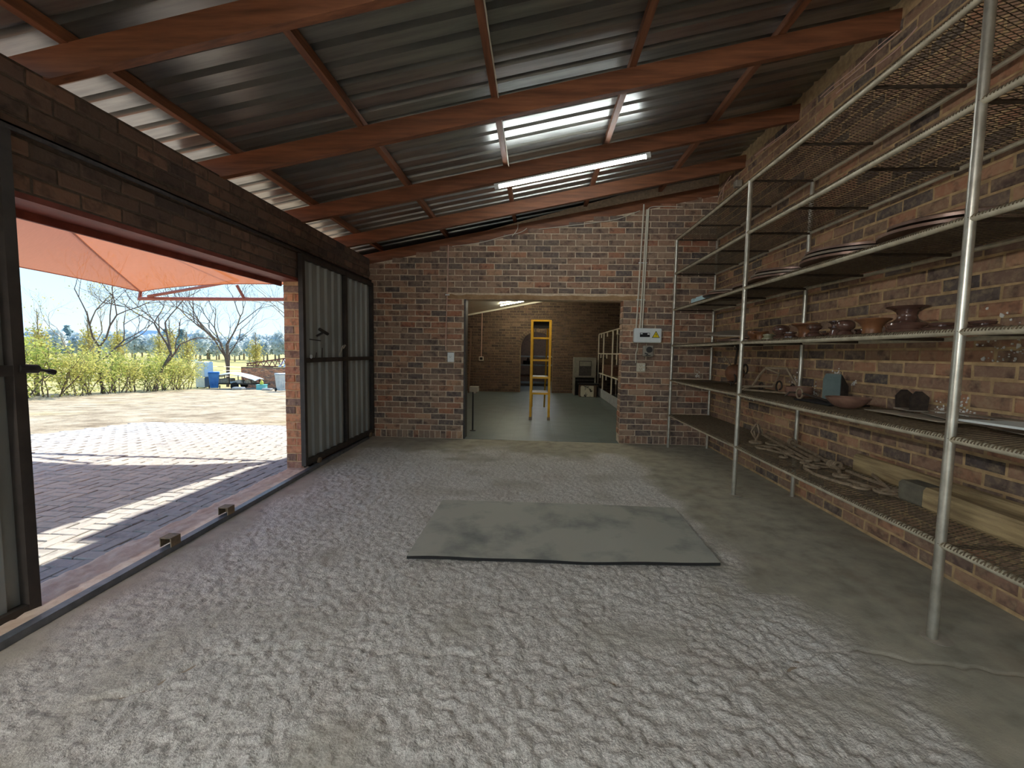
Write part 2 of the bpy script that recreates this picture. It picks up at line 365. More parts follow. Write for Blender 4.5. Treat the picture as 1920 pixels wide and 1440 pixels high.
WL = {}                                                # world location of unrotated parents
def link(o, parent=None):
    COL.objects.link(o)
    if parent is not None: o.parent = parent
    return o
def tag(o, label=None, cat=None, group=None, kind=None):
    if label: o['label'] = label
    if cat: o['category'] = cat
    if group: o['group'] = group
    if kind: o['kind'] = kind
    return o
def thing(name, label, cat, loc, rotz=0, group=None):
    o = bpy.data.objects.new(name, None); o.empty_display_size = .1; link(o); o.location = loc; o.rotation_euler = (0, 0, rotz); WL[o] = Vector(loc)
    return tag(o, label, cat, group)
def part(mb, name, m, parent, smooth=False, world=False, label=None, kind=None):
    off = WL.get(parent, Vector((0, 0, 0))) if world else None
    o = bpy.data.objects.new(name, mb.mesh(name, m, smooth, off)); link(o, parent); WL[o] = WL.get(parent, Vector((0, 0, 0)))
    if label: o['label'] = label
    if kind: o['kind'] = kind
    return o
def solo(mb, name, m, label=None, cat=None, group=None, kind=None, smooth=False, origin=None):
    if origin is None:
        a = np.array(mb.v); origin = Vector(((a[:, 0].min()+a[:, 0].max())/2, (a[:, 1].min()+a[:, 1].max())/2, a[:, 2].min()))
    o = bpy.data.objects.new(name, mb.mesh(name, m, smooth, origin)); o.location = origin; link(o); WL[o] = Vector(origin)
    return tag(o, label, cat, group, kind)
def struct(mb, name, m, parent=None, origin=(0, 0, 0), smooth=False):
    if parent is None: return solo(mb, name, m, kind='structure', origin=Vector(origin), smooth=smooth)
    return part(mb, name, m, parent, smooth=smooth, world=True)
def copy_tree(o, loc=None, rotz=None, label=None):
    c = o.copy(); link(c); WL[c] = Vector(loc) if loc is not None else WL.get(o)
    if loc is not None: c.location = loc
    if rotz is not None: c.rotation_euler = (0, 0, rotz)
    if label: c['label'] = label
    for ch in list(o.children):
        d = ch.copy(); link(d, c)
        for g in list(ch.children): e = g.copy(); link(e, d)
    return c

# ------------------------------------------------------------------ noise on grids
def vnoise(x, y, cell, seed):
    r = np.random.RandomState(seed); T = r.rand(256, 256)
    u, v = x/cell, y/cell; i, j = np.floor(u).astype(int), np.floor(v).astype(int); a, b = u-i, v-j
    a = a*a*(3-2*a); b = b*b*(3-2*b)
    g = lambda p, q: T[p % 256, q % 256]
    return (g(i, j)*(1-a)+g(i+1, j)*a)*(1-b)+(g(i, j+1)*(1-a)+g(i+1, j+1)*a)*b
def grid_faces(nx, ny):
    i, j = np.meshgrid(np.arange(nx-1), np.arange(ny-1), indexing='ij'); k = (i*ny+j).ravel()
    return np.stack([k, k+ny, k+ny+1, k+1], 1)
def grid_mesh(name, X, Y, Z, m, smooth=True):
    nx, ny = X.shape; v = np.stack([X.ravel(), Y.ravel(), Z.ravel()], 1); f = grid_faces(nx, ny)
    me = bpy.data.meshes.new(name); me.vertices.add(len(v)); me.vertices.foreach_set('co', v.astype(np.float32).ravel())
    me.loops.add(f.size); me.loops.foreach_set('vertex_index', f.astype(np.int32).ravel())
    me.polygons.add(len(f)); me.polygons.foreach_set('loop_start', np.arange(0, f.size, 4, dtype=np.int32))
    me.polygons.foreach_set('loop_total', np.full(len(f), 4, np.int32))
    me.update(calc_edges=True); me.validate()
    me.polygons.foreach_set('use_smooth', [smooth]*len(f)); me.materials.append(MATS[m]); return me

# ------------------------------------------------------------------ bricks
BL, BH, COURSE, PITCH_U = .222, .073, .0857, .234
def brick_proto(L, H, seed, c=.007, depth=.045):
    r = random.Random(seed); j = lambda s=.0022: r.uniform(-s, s); vs = []
    for inset, y in ((c, 0), (0, -c*.8), (0, -depth)):
        for sx, sz in ((-1, -1), (1, -1), (1, 1), (-1, 1)):
            vs.append((sx*(L/2-inset)+j(), y+(j(.0015) if inset else 0), sz*(H/2-inset)+j()))
    F = [(0, 1, 2, 3), (11, 10, 9, 8)]
    for a in (0, 4): F += [(a+i, a+4+i, a+4+(i+1) % 4, a+(i+1) % 4) for i in range(4)]
    return MB().add(vs, F)
BRICKS = [brick_proto(BL, BH, i) for i in range(6)]
def place_bricks(parent, n, items, m, single=300, name='brick', protos=BRICKS, proto_l=BL, proto_h=BH, proud=(.004, .011), zdir=Vector((0, 0, 1)), seed=1):
    """items: (centre point on the mortar face, length, height); the largest in view become objects, the rest one joined part"""
    r = random.Random(seed); n = Vector(n); zdir = Vector(zdir); u = n.cross(zdir)
    meshes = [p.mesh(name, m) for p in protos]; scored = []
    for it in items:
        q = px(it[0]); vis = q is not None and -20 < q[0] < 1940 and -20 < q[1] < 1460
        d = (Vector(it[0])-CPOS); s = (1/d.length**2)*abs(d.normalized().dot(n))*it[1] if vis else -1
        scored.append((s, it))
    scored.sort(key=lambda t: -t[0]); rest = MB()
    for k, (s, (c, L, H)) in enumerate(scored):
        i = r.randrange(len(protos)); pr = r.uniform(*proud); tilt = r.uniform(-.006, .006)
        R = Matrix((u, n, zdir)).transposed().to_4x4() @ Matrix.Rotation(tilt, 4, 'Y') @ Matrix.Rotation(r.uniform(-.008, .008), 4, 'X')
        M = Matrix.Translation(Vector(c)+n*pr) @ R @ Matrix.Diagonal((L/proto_l, 1, H/proto_h, 1))
        if k < single and s > 0:
            o = bpy.data.objects.new(name, meshes[i]); link(o, parent); o.matrix_basis = M
        else:
            rest.add([M @ Vector(p) for p in protos[i].v], protos[i].f)
    if rest.v: part(rest, name+'work', m, parent, kind='stuff')
def run_courses(z0, z1, spans, P, clip=None, start=0, jit=.003, seed=3):
    """running bond between z0 and z1; spans(z) -> list of (a, b) along the wall; P(u, z) -> point"""
    r = random.Random(seed); out = []; k = start; z = z0
    while z+BH*.9 <= z1:
        for a, b in spans(z+BH/2):
            u = a-(PITCH_U/2 if k % 2 else 0)
            while u < b-.03:
                ua, ub = max(u, a), min(u+BL, b)
                if ub-ua > .04 and (clip is None or clip(ua, ub, z+BH)):
                    out.append((P((ua+ub)/2, z+BH/2+r.uniform(-jit, jit)*.4), ub-ua, BH+r.uniform(-.003, .002)))
                u += PITCH_U
        z += COURSE; k += 1
    return out

# ------------------------------------------------------------------ roof geometry
RA, RB = 3.13, .195                                     # underside of the rafters: z = RA + RB*x
rz = lambda x: RA+RB*x
XL, XR, YB, YR = -2.5, 2.51, 6.41, -3.0                 # room faces

# ------------------------------------------------------------------ floor
def rx(y): return -2.275-.041*(y-1.6)*.95             # inner edge of the door rail
def build_floor():
    xs = np.linspace(-2.49, XR+.05, 560); ys = np.concatenate([np.linspace(YR-.2, 1.05, 40)[:-1], np.linspace(1.05, 3.2, 240)[:-1], np.linspace(3.2, YB+.06, 250)])
    X, Y = np.meshgrid(xs, ys, indexing='ij')
    w = (vnoise(X, Y, .5, 1)-.5)*.7+(vnoise(X, Y, .13, 2)-.5)*.3
    edge_r = np.clip((1.45+.12*(Y < 2.4)-X+w*.9)/.35, 0, 1)
    edge_b = np.clip((5.75-Y+w*1.2)/.5, 0, 1)
    edge_l = np.clip((X+2.22+.03*Y+w*.35)/.25, 0, 1)
    pit = np.clip(vnoise(X, Y, .33, 5)*2.6-.35, 0, 1)
    mask = edge_r*edge_b*edge_l*(.45+.55*pit); mask = mask*mask*(3-2*mask)
    n0 = vnoise(X, Y, .05, 6); n1 = vnoise(X, Y, .023, 7); n2 = vnoise(X+.013*n0, Y, .036, 8); n3 = vnoise(X+.3*n2*.05, Y, .016, 9)
    h = -(.015*np.clip(1-1.3*n1, 0, 1)+.009*np.clip(1-1.3*n2, 0, 1)+.003*n3)*mask-.002*vnoise(X, Y, .4, 11)
    big = -.012*np.clip((vnoise(X, Y, .38, 21)-.62)*4, 0, 1)*mask
    Z = h+big
    def crack(pts, wd, dp):
        P = [at_z(a, b, 0) for a, b in pts]; D = np.full(X.shape, 9.)
        wob = (vnoise(X, Y, .06, 31)-.5)*.05
        for p, q in zip(P[:-1], P[1:]):
            dx, dy = q.x-p.x, q.y-p.y; t = np.clip(((X-p.x)*dx+(Y+wob-p.y)*dy)/(dx*dx+dy*dy), 0, 1)
            D = np.minimum(D, np.hypot(X-p.x-t*dx, Y+wob-p.y-t*dy))
        return -dp*np.clip(1-D/wd, 0, 1)
    Z = Z+crack([(90, 1330), (250, 1290), (370, 1232), (480, 1213), (560, 1203), (680, 1210), (800, 1218), (960, 1222)], .017, .013)
    Z = Z+crack([(1130, 1262), (1200, 1280), (1330, 1292), (1362, 1297), (1385, 1280), (1500, 1238), (1590, 1214), (1680, 1232), (1800, 1250), (1920, 1262)], .014, .011)
    Z = Z+crack([(1385, 1245), (1450, 1228), (1560, 1213)], .012, .008)
    me = grid_mesh('floor', X, Y, Z, 'concrete')
    at = me.attributes.new('rough_mask', 'FLOAT', 'POINT'); at.data.foreach_set('value', mask.astype(np.float32).ravel())
    o = bpy.data.objects.new('floor', me); link(o); tag(o, kind='structure'); WL[o] = Vector((0, 0, 0)); return o
floor = build_floor()
struct(MB().box(-2.66, XR+.2, YR-.2, YB+.2, -.14, -.035), 'floor_slab', 'sand_bed', floor)
def threshold():
    us = np.linspace(0, 1, 28); ys = np.linspace(-1.0, 4.56, 300); U, Y = np.meshgrid(us, ys, indexing='ij'); X = -2.70+U*(rx(Y)-.03+2.70)
    e = (vnoise(X*0, Y, .17, 41)-.5)*.06
    Z = .036-.012*vnoise(X, Y, .03, 42)-.006*vnoise(X, Y, .1, 43)-.10*np.clip((-2.645+e-X)/.03, 0, 1)
    o = bpy.data.objects.new('threshold', grid_mesh('threshold', X, Y, Z, 'threshold_mat')); link(o, floor); return o
threshold()

# ------------------------------------------------------------------ back wall with the wide doorway
DX0, DX1, DZ = -1.075, 1.25, 2.085
wb = MB()
wb.prism([(XL-.17, -.05), (DX0, -.05), (DX0, DZ), (DX1, DZ), (DX1, -.05), (XR+.2, -.05), (XR+.2, rz(XR)+.35), (XL-.17, rz(XL)-.06)], 'y', YB, YB+.22)
wall_back = struct(wb, 'wall_back', 'mortar_back')
def spans_back(z):
    if z < DZ: return [(XL, DX0), (DX1, XR)]
    if z < DZ+.086: return [(XL, -1.34), (1.52, XR)]
    return [(XL, XR)]
bi = run_courses(.122, 4.0, spans_back, lambda u, z: Vector((u, YB, z)), clip=lambda a, b, zt: zt < rz(a)+.012, seed=4)
for a, b in ((XL, DX0), (DX1, XR)):                     # brick-on-edge plinth course
    u = a
    while u < b-.03:
        bi.append((Vector((u+.0365, YB, .058)), min(.073, b-u), .106)); u += .0835
place_bricks(wall_back, (0, -1, 0), bi, 'brick_back', 300, seed=5)
jamb = [(Vector((DX1, YB+.11, .13+k*COURSE+BH/2)), .2, BH) for k in range(23)]
place_bricks(wall_back, (-1, 0, 0), jamb, 'brick_back', 0, seed=6)
lt = MB(); r = random.Random(2); xs = np.linspace(-1.335, 1.52, 40)
tops = [(x, DZ+.062+r.uniform(-.008, .01)) for x in xs]; bots = [(x, DZ+.004+r.uniform(-.004, .006)) for x in xs[::-1]]
lt.prism(bots[::-1]+tops[::-1], 'y', YB-.014, YB+.2)
struct(lt, 'lintel', 'lintel_plaster', wall_back)
struct(MB().box(DX0-.005, DX0+.022, YB+.0, YB+.22, 0, DZ), 'door_jamb', 'dark_steel', wall_back)

# ------------------------------------------------------------------ right wall
wall_right = struct(MB().box(XR, XR+.22, YR, YB+.22, -.05, 3.9), 'wall_right', 'mortar_right')
ri = run_courses(.02, 3.80, lambda z: [(-.4, YB)], lambda u, z: Vector((XR, u, z)), clip=lambda a, b, zt: zt < rz(XR)+.12, seed=8)
place_bricks(wall_right, (-1, 0, 0), ri, 'brick_right', 300, proud=(.002, .007), seed=9)

# ------------------------------------------------------------------ left wall: pier, lintel wall, near part
OY0, OY1, OZ, WT = .9, 4.5, 2.05, 2.66
wl = MB().prism([(YR, -.05), (OY0, -.05), (OY0, OZ), (OY1, OZ), (OY1, -.05), (YB+.22, -.05), (YB+.22, WT), (YR, WT)], 'x', XL-.17, XL)
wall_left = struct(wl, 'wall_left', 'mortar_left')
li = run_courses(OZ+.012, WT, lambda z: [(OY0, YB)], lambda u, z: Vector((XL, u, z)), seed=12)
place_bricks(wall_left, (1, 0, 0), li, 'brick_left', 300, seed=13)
li2 = run_courses(.02, OZ-.05, lambda z: [(OY1, YB)], lambda u, z: Vector((XL, u, z)), seed=14)
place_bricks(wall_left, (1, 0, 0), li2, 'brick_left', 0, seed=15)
struct(MB().box(XL-.175, XL+.002, OY1-.012, OY1, 0, OZ-.01), 'pier_mortar', 'mortar_lit', wall_left)
pi_ = []
for k in range(24):
    z = .02+k*COURSE+BH/2
    if z > OZ-.04: break
    if k % 2: pi_ += [(Vector((XL-.122, OY1-.012, z)), .106, BH), (Vector((XL-.028, OY1-.012, z)), .055, BH)]
    else: pi_ += [(Vector((XL-.09, OY1-.012, z)), .172, BH)]
place_bricks(wall_left, (0, -1, 0), pi_, 'brick_lit', 300, proud=(.004, .012), seed=16)
struct(MB().box(XL-.215, XL+.004, OY0, OY1+.01, OZ-.03, OZ), 'lintel', 'lintel_paint', wall_left)
struct(MB().box(XL-.225, XL-.205, OY0, OY1+.01, OZ-.075, OZ+.02), 'lintel_flange', 'lintel_paint', wall_left)
tk = MB().box(XL, XL+.045, -1.0, 6.38, 2.333, 2.342).box(XL+.037, XL+.045, -1.0, 6.38, 2.312, 2.342)
struct(tk, 'door_track', 'dark_steel', wall_left)

# ------------------------------------------------------------------ rear wall, with an unseen opening added to let in light
rw = MB().prism([(XL-.17, -.05), (-1.9, -.05), (-1.9, 2.5), (1.9, 2.5), (1.9, -.05), (XR+.22, -.05), (XR+.22, rz(XR)+.3), (XL-.17, rz(XL))], 'y', YR-.2, YR)
struct(rw, 'wall_front', 'mortar_back')

# ------------------------------------------------------------------ ceiling: rafters, purlins, profiled sheets
ceiling = thing('ceiling', None, None, (0, 0, 0)); tag(ceiling, kind='structure')
def rafter(y, x0=-2.78, x1=2.72, z=0):
    m = MB(); n = 1
    for dy0, dy1 in ((-.025, .025),):
        m.add([(x, y+dy, rz(x)+z+dz) for x in (x0, x1) for dy, dz in ((dy0, 0), (dy1, 0), (dy1, .15), (dy0, .15))],
              [(0, 1, 2, 3), (7, 6, 5, 4), (0, 4, 5, 1), (1, 5, 6, 2), (2, 6, 7, 3), (3, 7, 4, 0)])
    o = part(m, 'rafter', 'rafter_wood', ceiling); return o
for y in (-2.6, -1.4, -.2, .98, 2.17, 3.385, 4.56, 5.645): rafter(y)
rafter(6.428, z=-.06)
for x in (-2.38, -1.37, -.35, .66, 1.70, 2.62):
    part(MB().beam((x, YR, rz(x)+.18), (x, YB+.2, rz(x)+.18), .048, .06), 'purlin', 'purlin_wood', ceiling)
def sheet_mesh():
    prof = []; p = .1715
    for k in range(4):
        y = k*p; prof += [(y, 0), (y+.112, 0), (y+.124, .036), (y+.160, .036)]
    prof += [(4*p, 0), (4*p+.05, .0)]
    m = MB(); xs = (-2.86, 2.78); n = len(prof)
    for x in xs: m.v += [(x, y, rz(x)+.212+z) for y, z in prof]
    m.f += [(i, i+1, n+i+1, n+i) for i in range(n-1)]
    # folded lap edge that shows as a thin line
    m.add([(x, 4*p+.05, rz(x)+.212+dz) for x in xs for dz in (0, .003)], [(0, 1, 3, 2)])
    return m.mesh('roof_sheet', 'roof_metal')
sm = sheet_mesh()
for k in range(15):
    o = bpy.data.objects.new('roof_sheet', sm); link(o, ceiling); o.location = (0, YR-.2+k*.686, .0012*(k % 2))

# ------------------------------------------------------------------ sliding doors (steel frame, profiled sheet)
def door_leaf(y0, y1, x, z0, z1, name, mid_y):
    d = bpy.data.objects.new(name, None); link(d); d.location = (x, (y0+y1)/2, 0); WL[d] = Vector(d.location); tag(d, kind='structure')
    b = .05
    for a, c in ((y0, y0+b), (y1-b, y1), (mid_y-b/2, mid_y+b/2)):
        part(MB().box(x-.022, x+.026, a, c, z0, z1), 'frame_upright', 'door_frame', d, world=True)
    for a, c, s in ((z0, z0+.06, y0), (z1-b, z1, y0), (1.17, 1.22, y0)):
        part(MB().box(x-.02, x+.024, y0+b, mid_y-b/2, a, c), 'frame_rail', 'door_frame', d, world=True)
        part(MB().box(x-.02, x+.024, mid_y+b/2, y1-b, a, c), 'frame_rail', 'door_frame', d, world=True)
    for a, c in ((y0+b*.5, mid_y), (mid_y, y1-b*.5)):
        prof = [(a, -.028)]; y = a+.03
        while y+.12 < c:
            prof += [(y, -.028), (y+.014, -.004), (y+.052, -.004), (y+.066, -.028)]; y += .1715
        prof += [(c, -.028)]; n = len(prof); m = MB()
        for z in (z0+.02, z1-.02): m.v += [(x+p[1], p[0], z) for p in prof]
        m.f += [(i, i+1, n+i+1, n+i) for i in range(n-1)]
        part(m, 'cladding_sheet', 'door_sheet', d, world=True)
    return d
far_leaf = door_leaf(4.42, 6.385, XL+.045, .065, 2.30, 'door_1', 5.47)
near_leaf = door_leaf(.08, 1.935, XL+.045, .0, 2.30, 'door_2', 1.05)
# fittings of the far leaf: T-handled bolt, flat handle, wheels, edge washer
X0 = XL+.072
fit = MB().tube([(X0-.02, 4.72, 1.46), (X0+.035, 4.76, 1.50)], .012, 8).tube([(X0+.03, 4.70, 1.535), (X0+.04, 4.86, 1.49)], .019, 8).tube([(X0, 4.54, 1.42), (X0, 4.78, 1.41)], .006, 6)
part(fit, 'door_bolt', 'dark_steel', far_leaf, world=True)
part(MB().tube([(X0-.01, 5.26, 1.24), (X0+.03, 5.27, 1.36), (X0+.03, 5.34, 1.37), (X0, 5.34, 1.33)], .010, 7), 'pull_handle', 'grey_plastic', far_leaf, world=True)
part(MB().lathe([(.012, 0), (.022, 0), (.022, .006), (.012, .006)], 12, Matrix.Translation((X0, 4.56, 1.235)) @ Matrix.Rotation(math.pi/2, 4, 'Y')), 'washer', 'white_plastic', far_leaf, world=True)
part(MB().tube([(X0, 4.80, 1.22), (X0+.005, 4.80, 1.33)], .006, 6).tube([(X0, 4.66, 1.22), (X0+.01, 4.66, 1.28)], .005, 6), 'hook', 'dark_steel', far_leaf, world=True)
for yy in (4.70, 6.22):
    w = MB(); M0 = Matrix.Translation((XL+.075, yy, .062)) @ Matrix.Rotation(math.pi/2, 4, 'Y')
    w.lathe([(.012, -.012), (.034, -.012), (.034, -.007), (.026, 0), (.034, .007), (.034, .012), (.012, .012)], 18, M0)
    part(w, 'wheel', 'stopper_steel', far_leaf, world=True, smooth=True)
    part(MB().box(XL+.03, XL+.06, yy-.05, yy+.05, .03, .12), 'wheel_bracket', 'door_frame', far_leaf, world=True)
part(MB().tube([(X0-.01, 1.91, 1.205), (X0-.005, 1.985, 1.20)], .021, 10).tube([(X0-.005, 1.98, 1.20), (X0, 2.035, 1.185)], .007, 6).tube([(X0, 2.03, 1.187), (X0, 2.055, 1.18)], .014, 8), 'door_bolt', 'dark_steel', near_leaf, world=True)
# floor rail and the two channel stoppers on it
rail = MB()
P = [(rx(y), y) for y in (-1.0, 6.25)]
rail.beam((P[0][0]-.025, P[0][1], .012), (P[1][0]-.025, P[1][1], .012), .05, .05)
struct(rail, 'door_rail', 'rail_steel', floor)
for i, yy in enumerate((2.60, 3.14)):
    m = MB(); x = rx(yy)-.03; w, hh, L, t = .036, .06, .075, .006
    for s in (-1, 1): m.box(x+s*w-t/2, x+s*w+t/2, yy-L/2, yy+L/2, .037, .037+hh)
    m.box(x-w, x+w, yy-L/2, yy+L/2, .037+hh-t, .037+hh); m.box(x-w, x+w, yy+L/2-t, yy+L/2, .037, .037+hh)
    solo(m, 'rail_stopper', 'stopper_steel', ('rusty steel channel stopper on the floor rail, the one closer to the brick pier' if i else 'rusty steel channel stopper on the floor rail, the one farther from the brick pier'), 'door stopper')

# ------------------------------------------------------------------ fluorescent fittings
def tube_lamp(p0, p1, label, glow='tube_glow', r=.014, cap=.035, group=None, body=True, trough=False, back=(0, 0, 1)):
    p0, p1 = Vector(p0), Vector(p1); d = (p1-p0).normalized()
    t = thing('tube_light', label, 'lamp', tuple((p0+p1)/2), group=group)
    bk = Vector(back); up = (bk-d*d.dot(bk)).normalized()
    if body: part(MB().beam(p0+up*.026, p1+up*.026, .034, .016), 'batten', 'white_plastic', t, world=True)
    if trough:  # reflectors only on the added tubes, to keep their light off the ceiling
        sd_ = d.cross(up).normalized()
        for s in (-1, 1):
            a, b, c, e = p0+up*.026+sd_*s*.015, p1+up*.026+sd_*s*.015, p1-up*.05+sd_*s*.10, p0-up*.05+sd_*s*.10
            part(MB().add([a, b, c, e, a+up*.004, b+up*.004, c+up*.004, e+up*.004], [(0, 1, 2, 3), (7, 6, 5, 4), (0, 4, 5, 1), (1, 5, 6, 2), (2, 6, 7, 3), (3, 7, 4, 0)]), 'reflector', 'white_plastic', t, world=True)
    part(MB().tube([p0+d*cap, p1-d*cap], r, 12), 'glass_tube', glow, t, world=True, smooth=True)
    for a, b in ((p0, p0+d*(cap+.01)), (p1-d*(cap+.01), p1)):
        part(MB().beam(a, b, .034, .04), 'end_cap', 'white_plastic', t, world=True)
    return t
LY = 4.50
tube_lamp((-.46, LY+.055, rz(-.46)-.045), (1.10, LY+.055, rz(1.10)-.045), 'lit white fluorescent tube under the brown roof rafter')
for k, (ya, yb) in enumerate(((-1.75, -.25), (-2.95, -1.85))):  # unseen tubes added to brighten the room from the left
    tube_lamp((-2.36, ya, 2.25), (-2.36, yb, 2.25), ('added unseen fill tube with reflector high on the left wall, closer to the sliding doors', 'added unseen fill tube with reflector high on the left wall, closer to the rear opening')[k], 'fill_glow_rear', trough=True, back=(-1, 0, .75))
tube_lamp((-.75, -1.4, rz(-.75)-.045), (.82, -1.4, rz(.82)-.045), 'added unseen fill tube with reflector under a rafter near the rear opening', 'fill_glow_soft', trough=True)  # another unseen tube added as fill light

# ------------------------------------------------------------------ steel mat on the floor
def floor_mat_obj():
    A, B, C_, D = Vector((-.79, 2.607)), Vector((1.18, 2.69)), Vector((1.196, 3.68)), Vector((-.79, 3.672))
    nu, nv = 40, 22; top = np.zeros((nu, nv, 3)); r = random.Random(4)
    for i in range(nu):
        for j in range(nv):
            u, v = i/(nu-1), j/(nv-1); p = A*(1-u)*(1-v)+B*u*(1-v)+C_*u*v+D*(1-u)*v
            z = .022+.006*math.sin(u*7.1+.6)*math.cos(v*2.3)*(1-v*.6)+.003*math.sin(u*19)*(1-v)
            top[i, j] = (p.x, p.y, z)
    t = thing('floor_plate', 'worn grey sheet of flat plate lying on the rough concrete floor', 'plate', (.2, 3.16, 0))
    m = MB(); m.v = [tuple(p) for p in top.reshape(-1, 3)]; m.f = [tuple(q) for q in grid_faces(nu, nv)]
    part(m, 'top_face', 'sheet_mat', t, world=True, smooth=True)
    rim = [top[i, 0] for i in range(nu)]+[top[-1, j] for j in range(1, nv)]+[top[i, -1] for i in range(nu-2, -1, -1)]+[top[0, j] for j in range(nv-2, 0, -1)]
    e = MB(); n = len(rim)
    for p in rim: e.v += [tuple(p), (p[0], p[1], p[2]-.019)]
    e.f = [(2*i, 2*((i+1) % n), 2*((i+1) % n)+1, 2*i+1) for i in range(n)]+[tuple(2*i+1 for i in range(n))]
    part(e, 'cut_edge', 'mat_edge', t, world=True)
floor_mat_obj()

# ------------------------------------------------------------------ welded pipe shelving with diamond mesh shelves
SX0, SX1 = 1.90, 2.44
PY = [6.19, 4.138, 2.066, 0.0]
SZ = [.465, .959, 1.445, 1.941, 2.4335, 2.894]
rack = thing('shelving_rack', 'tall welded galvanised pipe shelving with diamond mesh shelves along the brick wall', 'shelf', (SX0, 3.1, 0))
rk = lambda mb, nm, m, sm=True: part(mb, nm, m, rack, world=True, smooth=sm)
for i, y in enumerate(PY):
    for x, rr in ((SX0, .0205), (SX1, .0185)):
        p = rk(MB().tube([(x, y, .004), (x, y, SZ[-1]+(.0 if i else .0))], rr, 14), 'post', 'galv_pipe')
        part(MB().lathe([(.058, 0), (.06, .004), (.03, .006)], 20, Matrix.Translation((x+.02, y, .001))), 'foot_plate', 'grey_plastic', p, world=True)
def mesh_bay(L):
    W = SX1-SX0; m = MB(); cy, cx = .0295, .066; sl = cy/cx*1.0
    for sgn in (-1, 1):
        k0 = -int(W*sl/cy)-2; k = k0
        while k*cy < L+W*sl+cy:
            y0 = k*cy if sgn > 0 else k*cy            # strand starts at the front edge
            a, b = 0.0, W
            ya = lambda x: y0+sgn*sl*x
            # clip to 0..L
            for lim in (0.0, L):
                pass
            xs = [0.0, W]
            if sgn > 0:
                a = max(0, (0-y0)/sl); b = min(W, (L-y0)/sl)
            else:
                a = max(0, (y0-L)/sl); b = min(W, y0/sl)
            if b-a > .01:
                m.beam((a, ya(a), sgn*.0012), (b, ya(b), sgn*.0012), .0026, .0032)
                if a == 0:                             # strand end bent down over the front pipe
                    m.beam((0, y0, sgn*.0012), (-.012, y0-sgn*.006, -.0035), .0046, .0046); m.beam((-.012, y0-sgn*.006, -.0035), (-.0178, y0-sgn*.008, -.014), .0046, .0046)
            k += 1
    return m.mesh('mesh_panel', 'mesh_wire')
bays = {}
for i in range(3):
    y0, y1 = PY[i+1], PY[i]; L = y1-y0; bays[i] = mesh_bay(L)
for z in SZ:
    for i in range(3):
        y0, y1 = PY[i+1], PY[i]; sag = -.012
        pts = [(SX0, y0+(y1-y0)*t, z+sag*4*t*(1-t)*.6) for t in (0, .25, .5, .75, 1)]
        rk(MB().tube(pts, .0165, 10), 'front_rail', 'edge_pipe')
        rk(MB().tube([(SX1, p[1], p[2]) for p in pts], .0135, 8), 'back_rail', 'edge_pipe')
        for k in range(3):
            y = y1-(k+.02)*(y1-y0)/3
            rk(MB().tube([(SX0, y, z-.006), (SX1, y, z-.006)], .010, 7), 'cross_bar', 'cross_bar')
        o = bpy.data.objects.new('mesh_panel', bays[i]); link(o, rack); o.location = Vector((SX0, y0, z+.0155))-WL[rack]
TOP = .0195                                            # resting height of things above a rail centre

# ------------------------------------------------------------------ lathe-turned insulators
def spool(prof, name, m, label, x, y, z, tilt=0, az=0, group=None, cat='insulator'):
    o = solo(MB().lathe(prof, 28), name, m, label, cat, group, smooth=True, origin=Vector((0, 0, 0)))
    o.location = (x, y, z); o.rotation_euler = (tilt, 0, az); WL[o] = Vector((x, y, z)); return o
Z3 = SZ[2]+TOP+.001
def sc(prof, s): return [(r*s, z*s) for r, z in prof]
BULB = [(.03, 0), (.045, .004), (.047, .012), (.03, .022), (.026, .03), (.038, .04), (.05, .055), (.053, .07), (.046, .086), (.028, .094), (.012, .095)]
FLARE = [(.034, 0), (.036, .01), (.034, .03), (.036, .05), (.044, .066), (.062, .078), (.074, .083), (.075, .089), (.06, .09), (.01, .089)]
DOUBLE = [(.04, 0), (.056, .006), (.058, .022), (.045, .034), (.032, .042), (.03, .052), (.036, .06), (.052, .07), (.054, .086), (.044, .099), (.02, .104), (.008, .104)]
SPOOL2 = [(.06, 0), (.064, .008), (.058, .03), (.05, .048), (.056, .058), (.066, .064), (.066, .07), (.05, .076), (.046, .088), (.056, .1), (.072, .106), (.072, .112), (.02, .112)]
BALL = [(.038, 0), (.05, .006), (.052, .02), (.044, .03), (.034, .036), (.044, .044), (.058, .058), (.062, .078), (.056, .098), (.04, .11), (.015, .114)]
CONE = [(.052, 0), (.054, .006), (.05, .03), (.056, .055), (.074, .078), (.096, .092), (.1, .098), (.098, .102), (.02, .101)]
TALL = [(.085, 0), (.094, .004), (.096, .018), (.088, .024), (.092, .032), (.098, .044), (.094, .056), (.07, .066), (.05, .08), (.044, .098), (.05, .118), (.072, .134), (.096, .142), (.1, .147), (.096, .151), (.02, .150)]
FLAT = [(.07, 0), (.1, .008), (.104, .02), (.08, .032), (.06, .04), (.064, .052), (.05, .056), (.01, .056)]
RINGY = [(.03, 0), (.05, .004), (.05, .012), (.036, .02), (.034, .03), (.042, .036), (.042, .044), (.03, .048), (.008, .048)]
